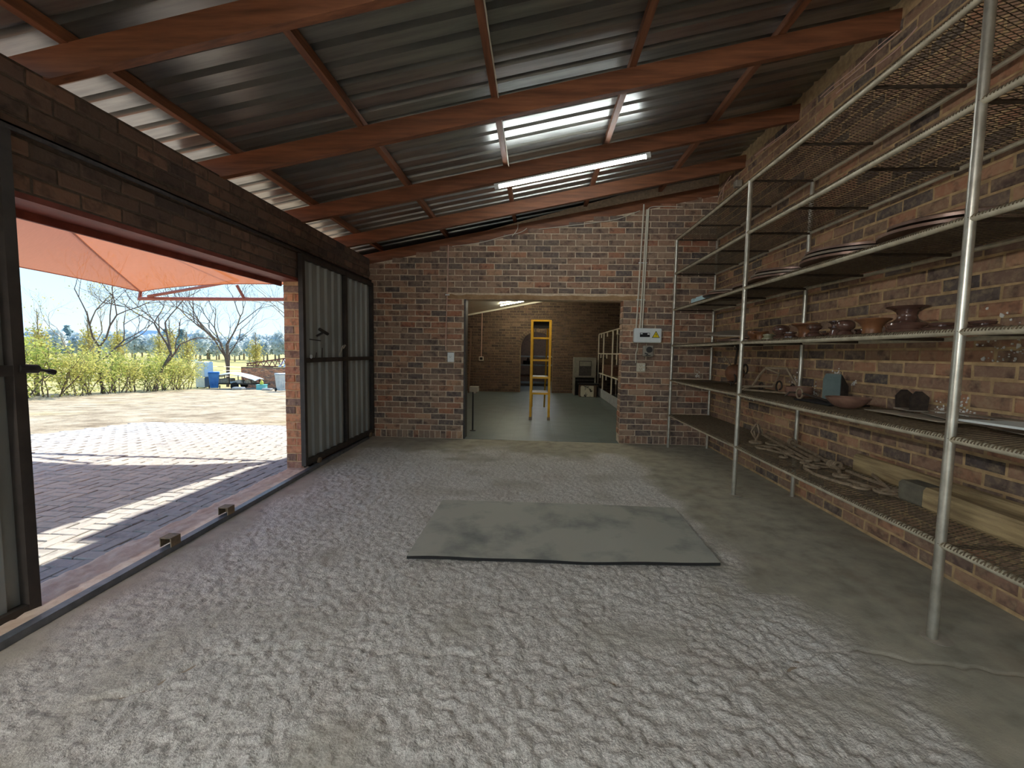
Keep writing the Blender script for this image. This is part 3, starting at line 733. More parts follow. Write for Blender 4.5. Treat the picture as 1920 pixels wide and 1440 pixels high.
ins = [(BULB, 'glaze_rust', 2.03, 4.20, 1.0, 'bulb-shaped rusty brown insulator, first beside the grey dish'),
       (FLARE, 'glaze_rust', 2.02, 4.05, .85, 'small flared red-brown insulator next to the first bulb one'),
       (RINGY, 'glaze_green', 2.01, 3.90, 1.0, 'tiny pale green-grey glazed insulator between brown ones'),
       (BULB, 'glaze_brown', 2.06, 3.80, 1.25, 'glossy brown bulb insulator behind the pale green one'),
       (FLARE, 'glaze_rust', 2.14, 3.60, 1.35, 'large flared ochre insulator with dark rim on the insulator shelf'),
       (RINGY, 'glaze_brown', 2.0, 3.56, 1.1, 'low ringed brown insulator in front of the large ochre flared one'),
       (FLAT, 'glaze_brown', 2.13, 3.38, .7, 'low dark brown insulator behind the double spool'),
       (DOUBLE, 'glaze_brown', 2.03, 3.31, .92, 'glossy double-spool brown insulator with round head'),
       (SPOOL2, 'glaze_brown', 2.07, 3.11, .92, 'wide two-tier brown spool insulator'),
       (BALL, 'glaze_brown', 2.03, 2.99, .9, 'glossy brown insulator with ball-shaped head'),
       (RINGY, 'glaze_brown', 2.16, 3.02, 1.0, 'small ringed brown insulator behind the ball-headed one'),
       (CONE, 'glaze_rust', 2.06, 2.80, .95, 'rust-brown cone insulator flaring to a wide dark rim'),
       (TALL, 'glaze_brown', 2.10, 2.60, 1.0, 'tallest glossy brown insulator with wide waisted flange top'),
       (FLAT, 'glaze_brown', 2.12, 2.41, .85, 'squat dark brown insulator right after the tallest one'),
       (FLAT, 'glaze_brown', 2.16, 2.24, .8, 'squat dark brown insulator behind the thick shelf post')]
for pr, m, x, y, s, lab in ins: spool(sc(pr, s), 'insulator', m, lab, x, y, Z3, group='insulators on the mesh shelf')
# dished plate leaning at the end of the insulator shelf
def dish(r, h, t=.015, n=6): 
    up = [(r*k/n, h*(1-(k/n)**2)) for k in range(n+1)]
    return [(max(.002, a), b) for a, b in up]+[(a if a > .002 else .002, b-t) for a, b in up[::-1]]
def disc(x, y, z, r, h, m, label, tx=0, ty=0, name='plough_disc', group=None):
    o = solo(MB().lathe(dish(r, h), 36), name, m, label, 'disc', group, smooth=True, origin=Vector((0, 0, 0)))
    o.location = (x, y, z+.013); o.rotation_euler = (tx, ty, 0); WL[o] = Vector((x, y, z)); return o
disc(2.13, 4.70, Z3+.062, .34, .05, 'disc_grey', 'grey dished steel disc leaning beside the insulators', tx=.06, ty=0)
disc(2.16, 4.62, Z3+.006, .27, .02, 'disc_steel', 'brown steel disc lying under the grey dished disc')
Z4 = SZ[3]+TOP+.001
GD = 'steel discs on the disc shelf'
for x, y, dz, r, h, m, tx, ty, lab in (
    (2.13, 4.92, .010, .30, .032, 'disc_steel', 0, .02, 'brown steel disc lowest in the stack beside the pale blue sheet'),
    (2.15, 4.86, .034, .28, .034, 'disc_grey', .03, .03, 'grey steel disc on top of the stack beside the pale blue sheet'),
    (2.15, 4.30, .014, .27, .036, 'disc_steel', -.03, 0, 'shiny dark disc between the two stacks of brown discs'),
    (2.13, 3.86, .010, .31, .03, 'disc_steel', 0, 0, 'brown steel disc lowest in the second stack'),
    (2.14, 3.83, .034, .31, .03, 'disc_grey', .02, 0, 'grey-brown steel disc in the middle of the second stack'),
    (2.15, 3.80, .058, .30, .032, 'disc_steel', .05, .02, 'dark steel disc on top of the second stack'),
    (2.13, 3.10, .010, .31, .03, 'disc_steel', 0, 0, 'brown steel disc lowest in the middle pile of three'),
    (2.13, 3.08, .034, .31, .032, 'disc_grey', .01, 0, 'grey steel disc second in the middle pile of three'),
    (2.14, 3.06, .058, .31, .034, 'disc_steel', .03, .01, 'dark brown disc on top of the middle pile of three'),
    (2.13, 2.43, .012, .29, .036, 'disc_steel', 0, 0, 'dark shiny disc lying flat beside the thick shelf post'),
    (2.15, 2.40, .062, .28, .04, 'disc_steel', .06, -.05, 'shiny disc tilted on top beside the thick shelf post')):
    disc(x, y, Z4+dz, r, h, m, lab, tx, ty, group=GD)
fb = MB(); a = at_x(1301, 566, 1.97); b = at_x(1337, 562, 1.97)
fb.prism([(5.10, Z4), (5.62, Z4), (5.62, Z4+.055), (5.56, Z4+.06), (5.50, Z4+.03), (5.44, Z4+.062), (5.10, Z4+.05)], 'x', 1.93, 2.03)
solo(fb, 'folded_sheet', 'pale_blue', 'pale blue folded plastic sheet at the far end of the disc shelf', 'sheet')

# ------------------------------------------------------------------ iron pieces
def arc(c, r, a0, a1, n, plane='xy', k=0.0):
    out = []
    for i in range(n+1):
        t = i/n; a = a0+(a1-a0)*t; rr = r*(1-k*t)
        p = {'xy': (math.cos(a)*rr, math.sin(a)*rr, 0), 'yz': (0, math.cos(a)*rr, math.sin(a)*rr), 'xz': (math.cos(a)*rr, 0, math.sin(a)*rr)}[plane]
        out.append(Vector(c)+Vector(p))
    return out
Z2 = SZ[1]+TOP; Z1 = SZ[0]+TOP
# hanging lamp with scrolls on the second shelf
c = Vector((2.2, 4.92, Z2))
il = thing('iron_lantern', 'rusty iron lamp bracket with round ball and scrolled arms', 'lamp bracket', tuple(c))
part(MB().lathe([(.004, .0), (.07, .03), (.098, .085), (.1, .13), (.075, .18), (.03, .205), (.004, .21)], 24, Matrix.Translation((0, 0, .04))), 'ball', 'rust_ball', il, smooth=True)
part(MB().tube([(0, 0, .24), (-.01, -.05, .36), (-.02, -.09, .44)], .012, 7), 'stem', 'iron_dark', il, smooth=True)
part(MB().lathe([(.004, -.05), (.03, -.04), (.046, 0), (.03, .04), (.004, .05)], 14, Matrix.Translation((-.02, -.11, .47))), 'knob', 'iron_dark', il, smooth=True)
part(MB().tube([(0, .06, .2), (0, .2, .29), (0, .27, .33)]+[tuple(p) for p in arc((0, .27, .30), .03, math.pi/2, -math.pi*.9, 8, 'yz')], .009, 6), 'hook_arm', 'iron_rust', il, smooth=True)
part(MB().tube([tuple(p) for p in arc((-.04, -.06, .085), .075, -1.2, 5.4, 26, 'yz', .45)], .010, 6), 'scroll', 'iron_dark', il, smooth=True)
part(MB().tube([tuple(p) for p in arc((-.03, -.30, .20), .06, 0, 5.6, 22, 'yz', .4)], .010, 6), 'scroll', 'iron_dark', il, smooth=True)
part(MB().beam((-.05, .02, .05), (-.12, .62, .012), .03, .012), 'blade', 'iron_dark', il)
# wrought-iron frame (small gate-like bracket)
fr = thing('scroll_bracket', 'welded wrought iron frame bracket with angled bars', 'bracket', (2.18, 4.28, Z2))
F = [(-.14, .1, .012), (-.1, -.02, .06), (-.08, -.1, .17), (-.06, -.16, .235), (.05, -.3, .235), (.1, -.36, .1), (.1, -.36, .012)]
part(MB().tube(F, .012, 6), 'outer_bar', 'iron_rust', fr)
part(MB().tube([(-.14, .1, .04), (-.02, -.22, .07), (.0, -.28, .19), (-.06, -.16, .235)], .011, 6), 'inner_bar', 'iron_rust', fr)
part(MB().tube([(-.14, .06, .012), (.06, -.34, .02)], .01, 6), 'base_bar', 'iron_rust', fr)
for k, (dx, dy, rr) in enumerate(((.06, -.18, .06), (.09, -.34, .05), (-.02, -.02, .045))):
    part(MB().tube([tuple(p) for p in arc((dx, dy, rr+.01), rr, -1.5, 4.6, 20, 'yz', .5)], .008, 6), 'scroll', 'iron_dark', fr, smooth=True)
def bowl(prof, x, y, m, label, name='bowl'):
    o = solo(MB().lathe(prof, 30), name, m, label, 'bowl', smooth=True, origin=Vector((0, 0, 0))); o.location = (x, y, Z2+.003); WL[o] = Vector(o.location)
bowl([(.07, 0), (.092, .012), (.098, .035), (.094, .042), (.102, .06), (.1, .085), (.094, .086), (.09, .05), (.05, .016), (.004, .014)], 2.24, 3.80, 'terracotta', 'brown terracotta bowl with a ribbed straight side')
bowl([(.035, 0), (.07, .012), (.1, .035), (.125, .068), (.127, .074), (.12, .073), (.09, .04), (.05, .016), (.004, .012)], 2.10, 3.02, 'terracotta', 'shallow flared rusty bowl in front of the blue-grey bracket')
# coiled strap, black tray, blue-grey bent plate, twin-point bracket
rp = thing('iron_strap', 'bent iron strap with ring and legs beside the terracotta bowl', 'iron strap', (2.08, 3.52, Z2+.014))
part(MB().tube([tuple(p) for p in arc((0, 0, .042), .04, 0, 6.28, 22, 'yz')][:-1], .007, 6, closed=True), 'ring', 'iron_rust', rp, smooth=True)
part(MB().tube([(0, .04, .045), (-.02, .10, .04), (-.05, .11, .01)], .008, 6), 'leg', 'iron_dark', rp)
part(MB().tube([(0, -.04, .045), (.03, -.12, .03), (.05, -.26, .012)], .008, 6), 'leg', 'iron_dark', rp)
tr = MB().rbox(2.06, 2.34, 3.14, 3.56, Z2+.001, Z2+.012, .003)
solo(tr, 'iron_tray', 'dark_void', 'flat black tray lying under the bent iron strap', 'tray')
bp = MB().prism([(-.075, 0), (.075, 0), (.075, .17), (.052, .215), (-.075, .215)], 'x', -.004, .004)
bp2 = MB().prism([(0, 0), (.07, 0), (.07, .12), (0, .215)], 'y', -.079, -.071)
t = thing('bent_plate', 'blue-grey bent steel plate standing upright on the shelf', 'steel plate', (2.32, 3.52, Z2), .25)
part(bp, 'face_plate', 'blue_grey_metal', t); part(bp2, 'side_plate', 'dark_steel', t)
tw = thing('post_bracket', 'dark steel post bracket with two pointed ears', 'bracket', (2.36, 2.84, Z2+.02), 1.35)
part(MB().box(-.085, .085, -.05, .05, 0, .008), 'base_plate', 'scrap_plate', tw)
for s in (-1, 1):
    e_ = MB().prism([(-.045, .008), (.045, .008), (.05, .085), (.02, .125), (-.01, .125), (-.05, .09)], 'x', s*.075-.004, s*.075+.004); part(e_, 'ear', 'iron_dark', tw)
# thin scrap plates piled on the second shelf
r = random.Random(21)
for k in range(13):
    L, W = r.uniform(.25, .6), r.uniform(.08, .2); cx, cyy = r.uniform(2.10, 2.34), 2.75-k*.115+r.uniform(-.05, .05); a = math.pi/2+r.uniform(-.35, .35)
    poly = [(-L/2, -W/2), (L/2*r.uniform(.8, 1), -W/2), (L/2, W/2*r.uniform(.3, 1)), (-L/2*r.uniform(.7, 1), W/2)]
    zz = Z2+.004+(k % 5)*.011
    o = solo(MB().prism(poly, 'z', 0, .004), 'scrap_plate', 'scrap_plate', 'thin flat scrap metal plate in the pile on the mesh shelf', 'metal plate', 'scrap plates piled on the second shelf', origin=Vector((0, 0, 0)))
    o.location = (cx, cyy, zz); o.rotation_euler = (r.uniform(-.008, .008), r.uniform(-.008, .008), a); WL[o] = Vector(o.location)
wp = MB().prism([(1.96, 2.10), (2.08, 1.30), (2.36, 1.34), (2.22, 2.04)], 'z', Z2+.060, Z2+.070)
solo(wp, 'board_offcut', 'pale_board', 'pale grey flat board offcut on the second shelf by the thick post', 'board')
# bottom shelf: scroll bars, rings, rods
def iron(name, tubes, label, m='iron_rust', group=None, cat='iron bar'):
    mb = MB()
    for pts, rr, n, cl in tubes: mb.tube(pts, rr*1.15, n, closed=cl)
    return solo(mb, name, m, label, cat, group, smooth=True)
zb = Z1+.008
fl = []
for a in range(4):
    t0 = a*math.pi/2
    fl.append(([Vector((2.12+math.cos(t0)*w, 4.22+math.sin(t0)*w, Z1+hh)) for w, hh in ((.006, .05), (.03, .08), (.05, .115), (.035, .15), (.008, .19))], .007, 6, False))
fl.append(([(2.12, 4.22, Z1), (2.12, 4.22, Z1+.06)], .01, 6, False)); fl.append(([tuple(p) for p in arc((2.12, 4.22, Z1+.012), .05, 0, 6.2, 16)], .01, 6, False))
iron('iron_finial', fl, 'upright wrought iron basket finial on the bottom shelf', cat='finial')
for k, (x, y, rr, lab) in enumerate(((2.08, 3.98, .085, 'iron scroll ring lying beside the basket finial'), (2.26, 4.12, .10, 'wide iron ring lying under the twin bars'), (2.14, 3.72, .06, 'small iron ring between the twin bars and the front rail'),
                                     (2.20, 3.40, .085, 'iron ring lying at the end of the twin bars'), (2.08, 3.30, .055, 'small iron ring near the coil-collared rod'), (2.10, 3.02, .05, 'tiny iron ring beside the curved iron hook'),
                                     (2.10, 2.84, .055, 'flat iron ring before the thick timber beam'), (2.16, 2.72, .06, 'iron ring touching the thick timber beam end'))):
    z0 = zb+.004+.010*(k % 3)
    iron('iron_ring', [(arc((x, y, z0), rr, 0.3*k, 0.3*k+7.6, 34, 'xy', .42), .008, 6, False)], lab, cat='iron ring', group='iron rings on the bottom shelf')
for k, (p, q) in enumerate((((2.40, 4.58), (2.20, 3.46)), ((2.34, 4.56), (2.13, 3.44)))):
    iron('iron_bar', [([(p[0], p[1], zb+.03), (q[0], q[1], zb+.03)], .011, 6, False), (arc((q[0], q[1], zb+.028), .022, 0, 6.0, 10), .012, 6, False)], ('straight iron bar of the pair on the bottom shelf, closer to the brick wall', 'straight iron bar of the pair on the bottom shelf, closer to the front rail')[k], group='twin iron bars')
iron('coil_rod', [([(2.34, 4.02, zb+.05), (2.29, 3.62, zb+.04), (2.21, 3.22, zb+.02), (2.12, 3.05, zb)], .011, 7, False)]+[(arc((2.235+.004*j, 3.34-.014*j, zb+.027), .026, 0, 6.2, 12, 'xz'), .007, 6, False) for j in range(5)]+[(arc((2.34, 4.03, zb+.052), .028, 0, 6.0, 12, 'xz'), .012, 6, False)], 'iron rod with a coiled wire collar and knob end')
iron('iron_hook', [([(2.10, 3.42, zb), (2.02, 3.30, zb), (1.99, 3.12, zb), (2.04, 2.92, zb), (2.10, 2.86, zb)], .009, 6, False)], 'curved iron hook lying near the front rail')
for k, (p, q) in enumerate((((2.12, 3.10), (2.20, 2.66)), ((2.24, 3.18), (2.25, 2.68)), ((2.30, 3.02), (2.20, 2.76)))):
    iron('iron_bar', [([(p[0], p[1], zb+.02*k), (q[0], q[1], zb+.012*k)], .009, 6, False)], ('thin iron rod pointing at the timber beam, front one', 'thin iron rod pointing at the timber beam, middle one', 'short bent iron rod leaning by the timber beam')[k], group='thin rods by the beam')
for k, (p, q) in enumerate((((2.04, 3.86), (2.12, 3.42)), ((2.16, 3.98), (2.06, 3.60)), ((2.28, 3.70), (2.30, 3.30)))):
    iron('iron_scroll', [([(p[0], p[1], zb+.012), ((p[0]+q[0])/2+.02, (p[1]+q[1])/2, zb+.02), (q[0], q[1], zb+.012)]+arc((q[0]-.03, q[1], zb+.012), .03, 0, -5, 12, 'xy', .4), .008, 6, False)], ('iron bar ending in a scroll beside the front rail', 'iron bar ending in a scroll under the twin bars', 'iron bar ending in a scroll beneath the coil rod')[k], group='scroll-ended bars')
# timber on the bottom shelf
tb = thing('timber_beam', 'thick old weathered timber beam with squared grey end', 'timber', (2.24, 1.4, Z1))
def beam_poly(y0, y1, x, w, h, z, nseg, seed, rise=0):
    r = random.Random(seed); m = MB(); ring = []
    for i in range(nseg+1):
        t = i/nseg; y = y0+(y1-y0)*t; j = lambda: r.uniform(-.003, .003); zz = z+rise*t
        ring.append([(x-w/2+j(), y, zz+.012), (x-w/2+.012, y, zz+j()*.3), (x+w/2, y, zz), (x+w/2, y, zz+h+j()), (x-w/2+.016, y, zz+h+j()), (x-w/2+j(), y, zz+h-.016)])
    m.v = [p for q in ring for p in q]; n = 6
    for i in range(nseg): m.f += [(i*n+k, i*n+(k+1) % n, (i+1)*n+(k+1) % n, (i+1)*n+k) for k in range(n)]
    m.f += [tuple(range(n)), tuple(range(nseg*n, nseg*n+n))[::-1]]; return m
part(beam_poly(2.50, .1, 2.23, .10, .118, Z1, 14, 5), 'beam_body', 'old_timber', tb, world=True)
part(beam_poly(2.66, 2.50, 2.232, .103, .12, Z1, 2, 6), 'painted_end', 'timber_end', tb, world=True)
solo(beam_poly(3.30, .15, 2.39, .045, .13, Z1, 14, 7, .0), 'timber_plank', 'old_timber', 'long weathered plank standing on edge against the brick wall', 'timber')
# white paint splashes on the brick wall
def splash(c, n, spread, wall, seed, up=1.0):
    r = random.Random(seed); m = MB()
    for k in range(n*2):
        a, b = r.gauss(0, spread), abs(r.gauss(0, spread))*up*1.6-.03; s = r.uniform(.002, .0065)*(1 if r.random() < .85 else 1.8)
        poly = []
        for q in range(6):
            an = q*math.pi/3; rr = s*r.uniform(.5, 1.3); poly.append((math.cos(an)*rr, math.sin(an)*rr*1.2))
        if wall == 'x': m.prism([(c[1]+a+p, c[2]+b+q) for p, q in poly], 'x', XR-.0115, XR-.006)
        else: m.prism([(c[0]+a+p, c[2]+b+q) for p, q in poly], 'y', YB-.0155, YB-.008)
    part(m, 'paint_splash', 'splash_white', wall_right if wall == 'x' else wall_back, world=True)
for k, (q, n, s) in enumerate((((1572, 700), 46, .03), ((1492, 712), 34, .035), ((1420-6, 735), 10, .03), ((1800, 772), 60, .045), ((1768, 768), 26, .03), ((1530, 725), 16, .03), ((1890, 660), 24, .08), ((1604, 706), 8, .012))):
    splash(at_x(q[0], q[1]+10, XR), n, s, 'x', 60+k)
splash(at_y(1307, 705, YB), 14, .03, 'y', 80)

# ------------------------------------------------------------------ electrical fittings on the back wall
W = YB-.012
db = thing('breaker_box', 'white electrical distribution box with yellow warning triangle on the brick wall', 'electric box', (1.59, W, 1.48))
part(MB().rbox(1.395, 1.785, W-.085, W, 1.485, 1.69, .012), 'housing', 'white_plastic', db, world=True)
part(MB().box(1.475, 1.615, W-.0875, W-.084, 1.565, 1.625), 'breaker_window', 'black_plastic', db, world=True)
part(MB().box(1.482, 1.512, W-.092, W-.087, 1.603, 1.618).box(1.58, 1.608, W-.092, W-.087, 1.598, 1.618), 'breaker_switch', 'white_plastic', db, world=True)
part(MB().prism([(1.645, 1.556), (1.755, 1.556), (1.700, 1.655)], 'y', W-.0875, W-.085), 'sign_border', 'black_plastic', db, world=True)
part(MB().prism([(1.657, 1.563), (1.743, 1.563), (1.700, 1.641)], 'y', W-.0885, W-.0874), 'sign_face', 'warn_yellow', db, world=True)
part(MB().prism([(1.706, 1.626), (1.690, 1.600), (1.701, 1.600), (1.695, 1.572), (1.711, 1.604), (1.700, 1.604)], 'y', W-.0895, W-.0884), 'lightning_bolt', 'black_plastic', db, world=True)
iso = thing('isolator_switch', 'grey isolator socket with round dark dial below the white electric box', 'switch', (1.61, W, 1.285))
part(MB().rbox(1.536, 1.686, W-.07, W, 1.285, 1.445, .016), 'housing', 'grey_plastic', iso, world=True)
part(MB().lathe([(.044, 0), (.044, .012), (.03, .014), (.028, .008), (.012, .008), (.01, .016), (.002, .016)], 24, Matrix.Translation((1.618, W-.07, 1.385)) @ Matrix.Rotation(math.pi/2, 4, 'X')), 'dial', 'dark_dial', iso, world=True, smooth=True)
part(MB().beam((1.555, W-.076, 1.335), (1.60, W-.08, 1.318), .02, .014).box(1.57, 1.64, W-.074, W-.069, 1.298, 1.308), 'lever', 'black_plastic', iso, world=True)
def socket(x0, x1, z0, z1, label, rows):
    t = thing('wall_socket', label, 'socket', ((x0+x1)/2, W, z0))
    part(MB().rbox(x0, x1, W-.035, W, z0, z1, .006), 'face_plate', 'cream_plastic' if rows == 2 else 'white_plastic', t, world=True)
    w, h = x1-x0, z1-z0
    for k in range(rows):
        zc = z0+h*(.28+.44*k) if rows == 2 else z0+h*.55
        for dx, dz in ((-.18, .05), (.18, .05), (0, -.09)):
            cx, cz = x0+w*.42+dx*w*.6, zc+dz*h
            part(MB().lathe([(.0045, 0), (.0045, .003), (.001, .003)], 8, Matrix.Translation((cx, W-.034, cz)) @ Matrix.Rotation(math.pi/2, 4, 'X')), 'pin_hole', 'black_plastic', t, world=True)
        part(MB().box(x0+w*.74, x0+w*.86, W-.040, W-.034, zc-h*.07, zc+h*.07), 'rocker', 'white_plastic', t, world=True)
socket(1.46, 1.585, 1.066, 1.19, 'cream double wall socket under the white electric box', 2)
socket(-1.312, -1.212, 1.155, 1.297, 'white single wall socket beside the wide doorway', 1)
for k, (xa, xb, zt, lab) in enumerate(((1.478, 1.435, 3.43, 'white conduit pipe rising from the electric box, farthest from the shelf'), (1.525, 1.488, 3.36, 'middle one of three white conduit pipes above the electric box'), (1.546, 1.520, 3.37, 'white conduit pipe rising from the electric box, closest to the shelf'))):
    c_ = thing('conduit_pipe', lab, 'pipe', (xb, W, 1.69), group='white conduits above the electric box')
    part(MB().tube([(xb, W-.016, 1.69), (xa, W-.016, zt)], .0105, 10), 'pipe', 'conduit_white', c_, world=True, smooth=True)
    for z in (2.1, 2.62): 
        xx = xb+(xa-xb)*(z-1.69)/(zt-1.69); part(MB().box(xx-.02, xx+.02, W-.02, W, z-.008, z+.008), 'clip', 'white_plastic', c_, world=True)
solo(MB().tube([(1.468, W-.012, 1.485), (1.462, W-.012, 1.40), (1.445, W-.012, 1.33), (1.448, W-.012, 1.19)], .007, 8), 'conduit_pipe', 'conduit_white', 'short white cable between electric box and cream socket', 'pipe', smooth=True)
lc = thing('conduit_pipe', 'thin beige cable conduit running down to the single socket', 'pipe', (-1.32, W, 1.34))
part(MB().tube([(-1.312, W-.012, 2.86), (-1.318, W-.012, 2.3), (-1.332, W-.012, 1.9), (-1.345, W-.012, 1.33)], .0085, 8), 'pipe', 'wire_pink', lc, world=True, smooth=True)
part(MB().box(-1.35, -1.29, W-.02, W, 2.135, 2.15), 'clip', 'white_plastic', lc, world=True)
def cable(pts, label, rr=.005, m='conduit_white'):
    P = [Vector(p) for p in pts]; out = []
    for i in range(len(P)-1):
        a, b, c, d = P[max(i-1, 0)], P[i], P[i+1], P[min(i+2, len(P)-1)]
        for k in range(5):
            t = k/5; out.append(.5*((2*b)+(c-a)*t+(2*a-5*b+4*c-d)*t*t+(3*b-a-3*c+d)*t**3))
    out.append(P[-1]); return solo(MB().tube(out, rr, 6), 'cable', m, label, 'cable', smooth=True)
V = YB-.03
cable([at_y(848, 462, V), at_y(900, 455, V), at_y(945, 443, V), at_y(975, 436, V), at_y(988, 428, V)], 'thin white cable running up along the gable beam over the doorway')
cable([at_y(960, 443, V), at_y(970, 430, V), at_y(971, 415, V-.03)], 'short cable end bending down from the purlin over the doorway')
cable([at_y(1010, 430, V), at_y(1060, 424, V), at_y(1120, 417, V), at_y(1160, 410, V), at_y(1200, 395, V)], 'thin white cable along the stepped brick gable towards the conduits')
cable([at_y(1212, 396, V), at_y(1222, 388, V), at_y(1250, 387, V), at_y(1280, 388, V)], 'white cable bending from the conduit tops towards the shelf')
for k, pts in enumerate((((1682, 58), (1640, 92), (1600, 130), (1560, 162), (1538, 182)), ((1690, 58), (1650, 92), (1612, 128), (1572, 160), (1545, 182)), ((1720, 50), (1690, 85), (1650, 118), (1600, 150), (1568, 175)))):
    cable([at_x(a, b, 2.44-.02*k) for a, b in pts], ('pale cable pair strand under the roof above the shelving, upper one', 'pale cable pair strand under the roof above the shelving, lower one', 'single thin cable sagging on the wall top above the shelving')[k], .004, 'wire_pink')
for k, pts in enumerate((((1492, 230), (1470, 250), (1440, 272), (1415, 292)), ((1497, 228), (1475, 250), (1450, 268), (1425, 284)), ((1385, 328), (1362, 345), (1352, 360), (1345, 378)), ((1370, 330), (1358, 350), (1354, 376)))):
    cable([at_x(a, b, 2.42) for a, b in pts], ('loose pale wire hanging between rafters at the wall top', 'second loose pale wire hanging between rafters at the wall top', 'curled wire end hanging over the far shelf corner', 'short wire dropping beside the small junction box')[k], .004, 'wire_pink')
jb = at_x(1382, 345, 2.44); solo(MB().rbox(jb.x-.03, jb.x+.05, jb.y-.04, jb.y+.04, jb.z-.04, jb.z+.04, .008), 'junction_box', 'grey_plastic', 'small grey junction box high above the far shelf corner', 'junction box')

# ------------------------------------------------------------------ inner room behind the doorway
IY, IXR, IXL = 14.2, 2.66, -2.75
cz = lambda x: 2.965+.196*x
floor_in = struct(MB().box(IXL-.2, IXR+.2, YB+.22, IY+.3, -.14, .0).box(-1.075, 1.25, YB+.0, YB+.22, -.14, .002), 'floor_inner', 'inner_tile')
ax, ar, asp = .012, .515, 1.463                          # arch in the far wall: centre, radius, springing height
def arch_wall(y0, y1):
    m = MB(); n = 16; arcp = [(ax-ar*math.cos(math.pi*k/n), asp+ar*math.sin(math.pi*k/n)) for k in range(n+1)]
    topz = 4.0
    m.prism([(IXL-.2, -.05), (ax-ar, -.05), (ax-ar, asp), (ax-ar, topz), (IXL-.2, topz)], 'y', y0, y1)
    m.prism([(ax+ar, -.05), (IXR+.2, -.05), (IXR+.2, topz), (ax+ar, topz)], 'y', y0, y1)
    for (a, b), (c, d) in zip(arcp[:-1], arcp[1:]): m.prism([(a, b), (c, d), (c, topz), (a, topz)], 'y', y0, y1)
    return m
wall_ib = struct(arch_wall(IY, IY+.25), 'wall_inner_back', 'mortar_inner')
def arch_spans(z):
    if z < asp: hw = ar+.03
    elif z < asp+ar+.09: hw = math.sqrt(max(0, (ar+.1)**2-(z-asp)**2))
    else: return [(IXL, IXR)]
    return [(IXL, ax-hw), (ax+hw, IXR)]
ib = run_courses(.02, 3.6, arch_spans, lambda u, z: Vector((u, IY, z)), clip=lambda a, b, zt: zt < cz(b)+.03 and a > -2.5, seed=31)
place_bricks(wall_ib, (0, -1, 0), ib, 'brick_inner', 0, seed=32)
vous = []
for k in range(22):                                      # ring of headers round the arch
    t = math.pi*(k+.5)/22; vous.append((Vector((ax-(ar+.052)*math.cos(t), IY, asp+(ar+.052)*math.sin(t))), t))
vm = MB(); pb = brick_proto(.1, .066, 3)
for c, t in vous:
    M = Matrix.Translation(c+Vector((0, -.006, 0))) @ Matrix.Rotation(t, 4, 'Y') @ Matrix(((-1, 0, 0), (0, -1, 0), (0, 0, 1))).to_4x4()
    vm.add([M @ Vector(p) for p in pb.v], pb.f)
part(vm, 'arch_brick', 'brick_inner', wall_ib, kind='stuff')
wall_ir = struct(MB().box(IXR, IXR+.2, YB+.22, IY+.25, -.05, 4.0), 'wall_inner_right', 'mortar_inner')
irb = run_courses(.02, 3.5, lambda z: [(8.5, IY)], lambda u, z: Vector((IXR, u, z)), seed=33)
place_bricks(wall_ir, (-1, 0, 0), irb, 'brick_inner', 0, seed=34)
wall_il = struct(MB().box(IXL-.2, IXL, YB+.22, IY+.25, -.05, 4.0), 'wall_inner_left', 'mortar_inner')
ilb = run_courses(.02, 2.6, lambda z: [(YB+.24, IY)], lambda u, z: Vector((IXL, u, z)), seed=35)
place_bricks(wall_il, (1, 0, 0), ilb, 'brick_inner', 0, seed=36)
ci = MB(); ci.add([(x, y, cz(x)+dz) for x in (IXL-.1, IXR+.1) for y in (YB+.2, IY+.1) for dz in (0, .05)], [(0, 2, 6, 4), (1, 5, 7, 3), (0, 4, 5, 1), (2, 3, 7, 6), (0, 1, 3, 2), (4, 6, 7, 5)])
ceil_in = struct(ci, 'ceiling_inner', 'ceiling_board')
part(MB().add([(x, IY-dy, cz(x)-dz) for x in (IXL, IXR) for dy, dz in ((0, .05), (.03, .05), (.03, 0), (0, 0))], [(0, 1, 2, 3), (7, 6, 5, 4), (0, 4, 5, 1), (1, 5, 6, 2), (2, 6, 7, 3), (3, 7, 4, 0)]), 'cornice', 'ceiling_board', ceil_in)
tube_lamp((-1.12, 12.9, cz(-1.12)-.07), (.30, 12.9, cz(.30)-.07), 'yellowish lit tube on the white sloping ceiling of the inner room', 'tube_glow_warm', body=False)
tube_lamp((-.6, 8.0, cz(-.6)-.07), (.8, 8.0, cz(.8)-.07), 'added fill tube on the inner room ceiling, unseen above the lintel', 'tube_glow_warm', body=False)  # unseen tube added to brighten the inner room
# third room seen through the arch
struct(MB().box(-1.6, 2.2, IY+.25, 19.6, -.14, .0), 'floor_far', 'inner_tile')
struct(MB().box(-1.6, 2.2, 19.6, 19.8, -.05, 3.2).box(-1.8, -1.6, IY+.25, 19.8, -.05, 3.2).box(2.2, 2.4, IY+.25, 19.8, -.05, 3.2), 'wall_far', 'brick_inner')
struct(MB().box(-1.8, 2.4, IY+.25, 19.8, 3.0, 3.1), 'ceiling_far', 'dark_wood')
tube_lamp((-.1, 17.6, 2.32), (.75, 17.6, 2.32), 'lit tube seen through the brick arch in the farthest room', 'tube_glow_far')
bench = thing('workbench', 'long grey workbench with shelves seen through the brick arch', 'workbench', (.1, 17.6, 0))
for z in (.34, .78, 1.12): part(MB().box(-1.0, 1.2, -.35, .35, z, z+.05), 'bench_shelf', 'panel_light' if z > .5 else 'brown_hide', bench)
for x in (-.95, 1.15):
    for y in (-.3, .3): part(MB().box(x-.025, x+.025, y-.025, y+.025, 0, 1.12), 'leg', 'dark_steel', bench)
mc = thing('bench_machine', 'small dark machine standing on the workbench beyond the arch', 'machine', (-.32, 17.5, .832))
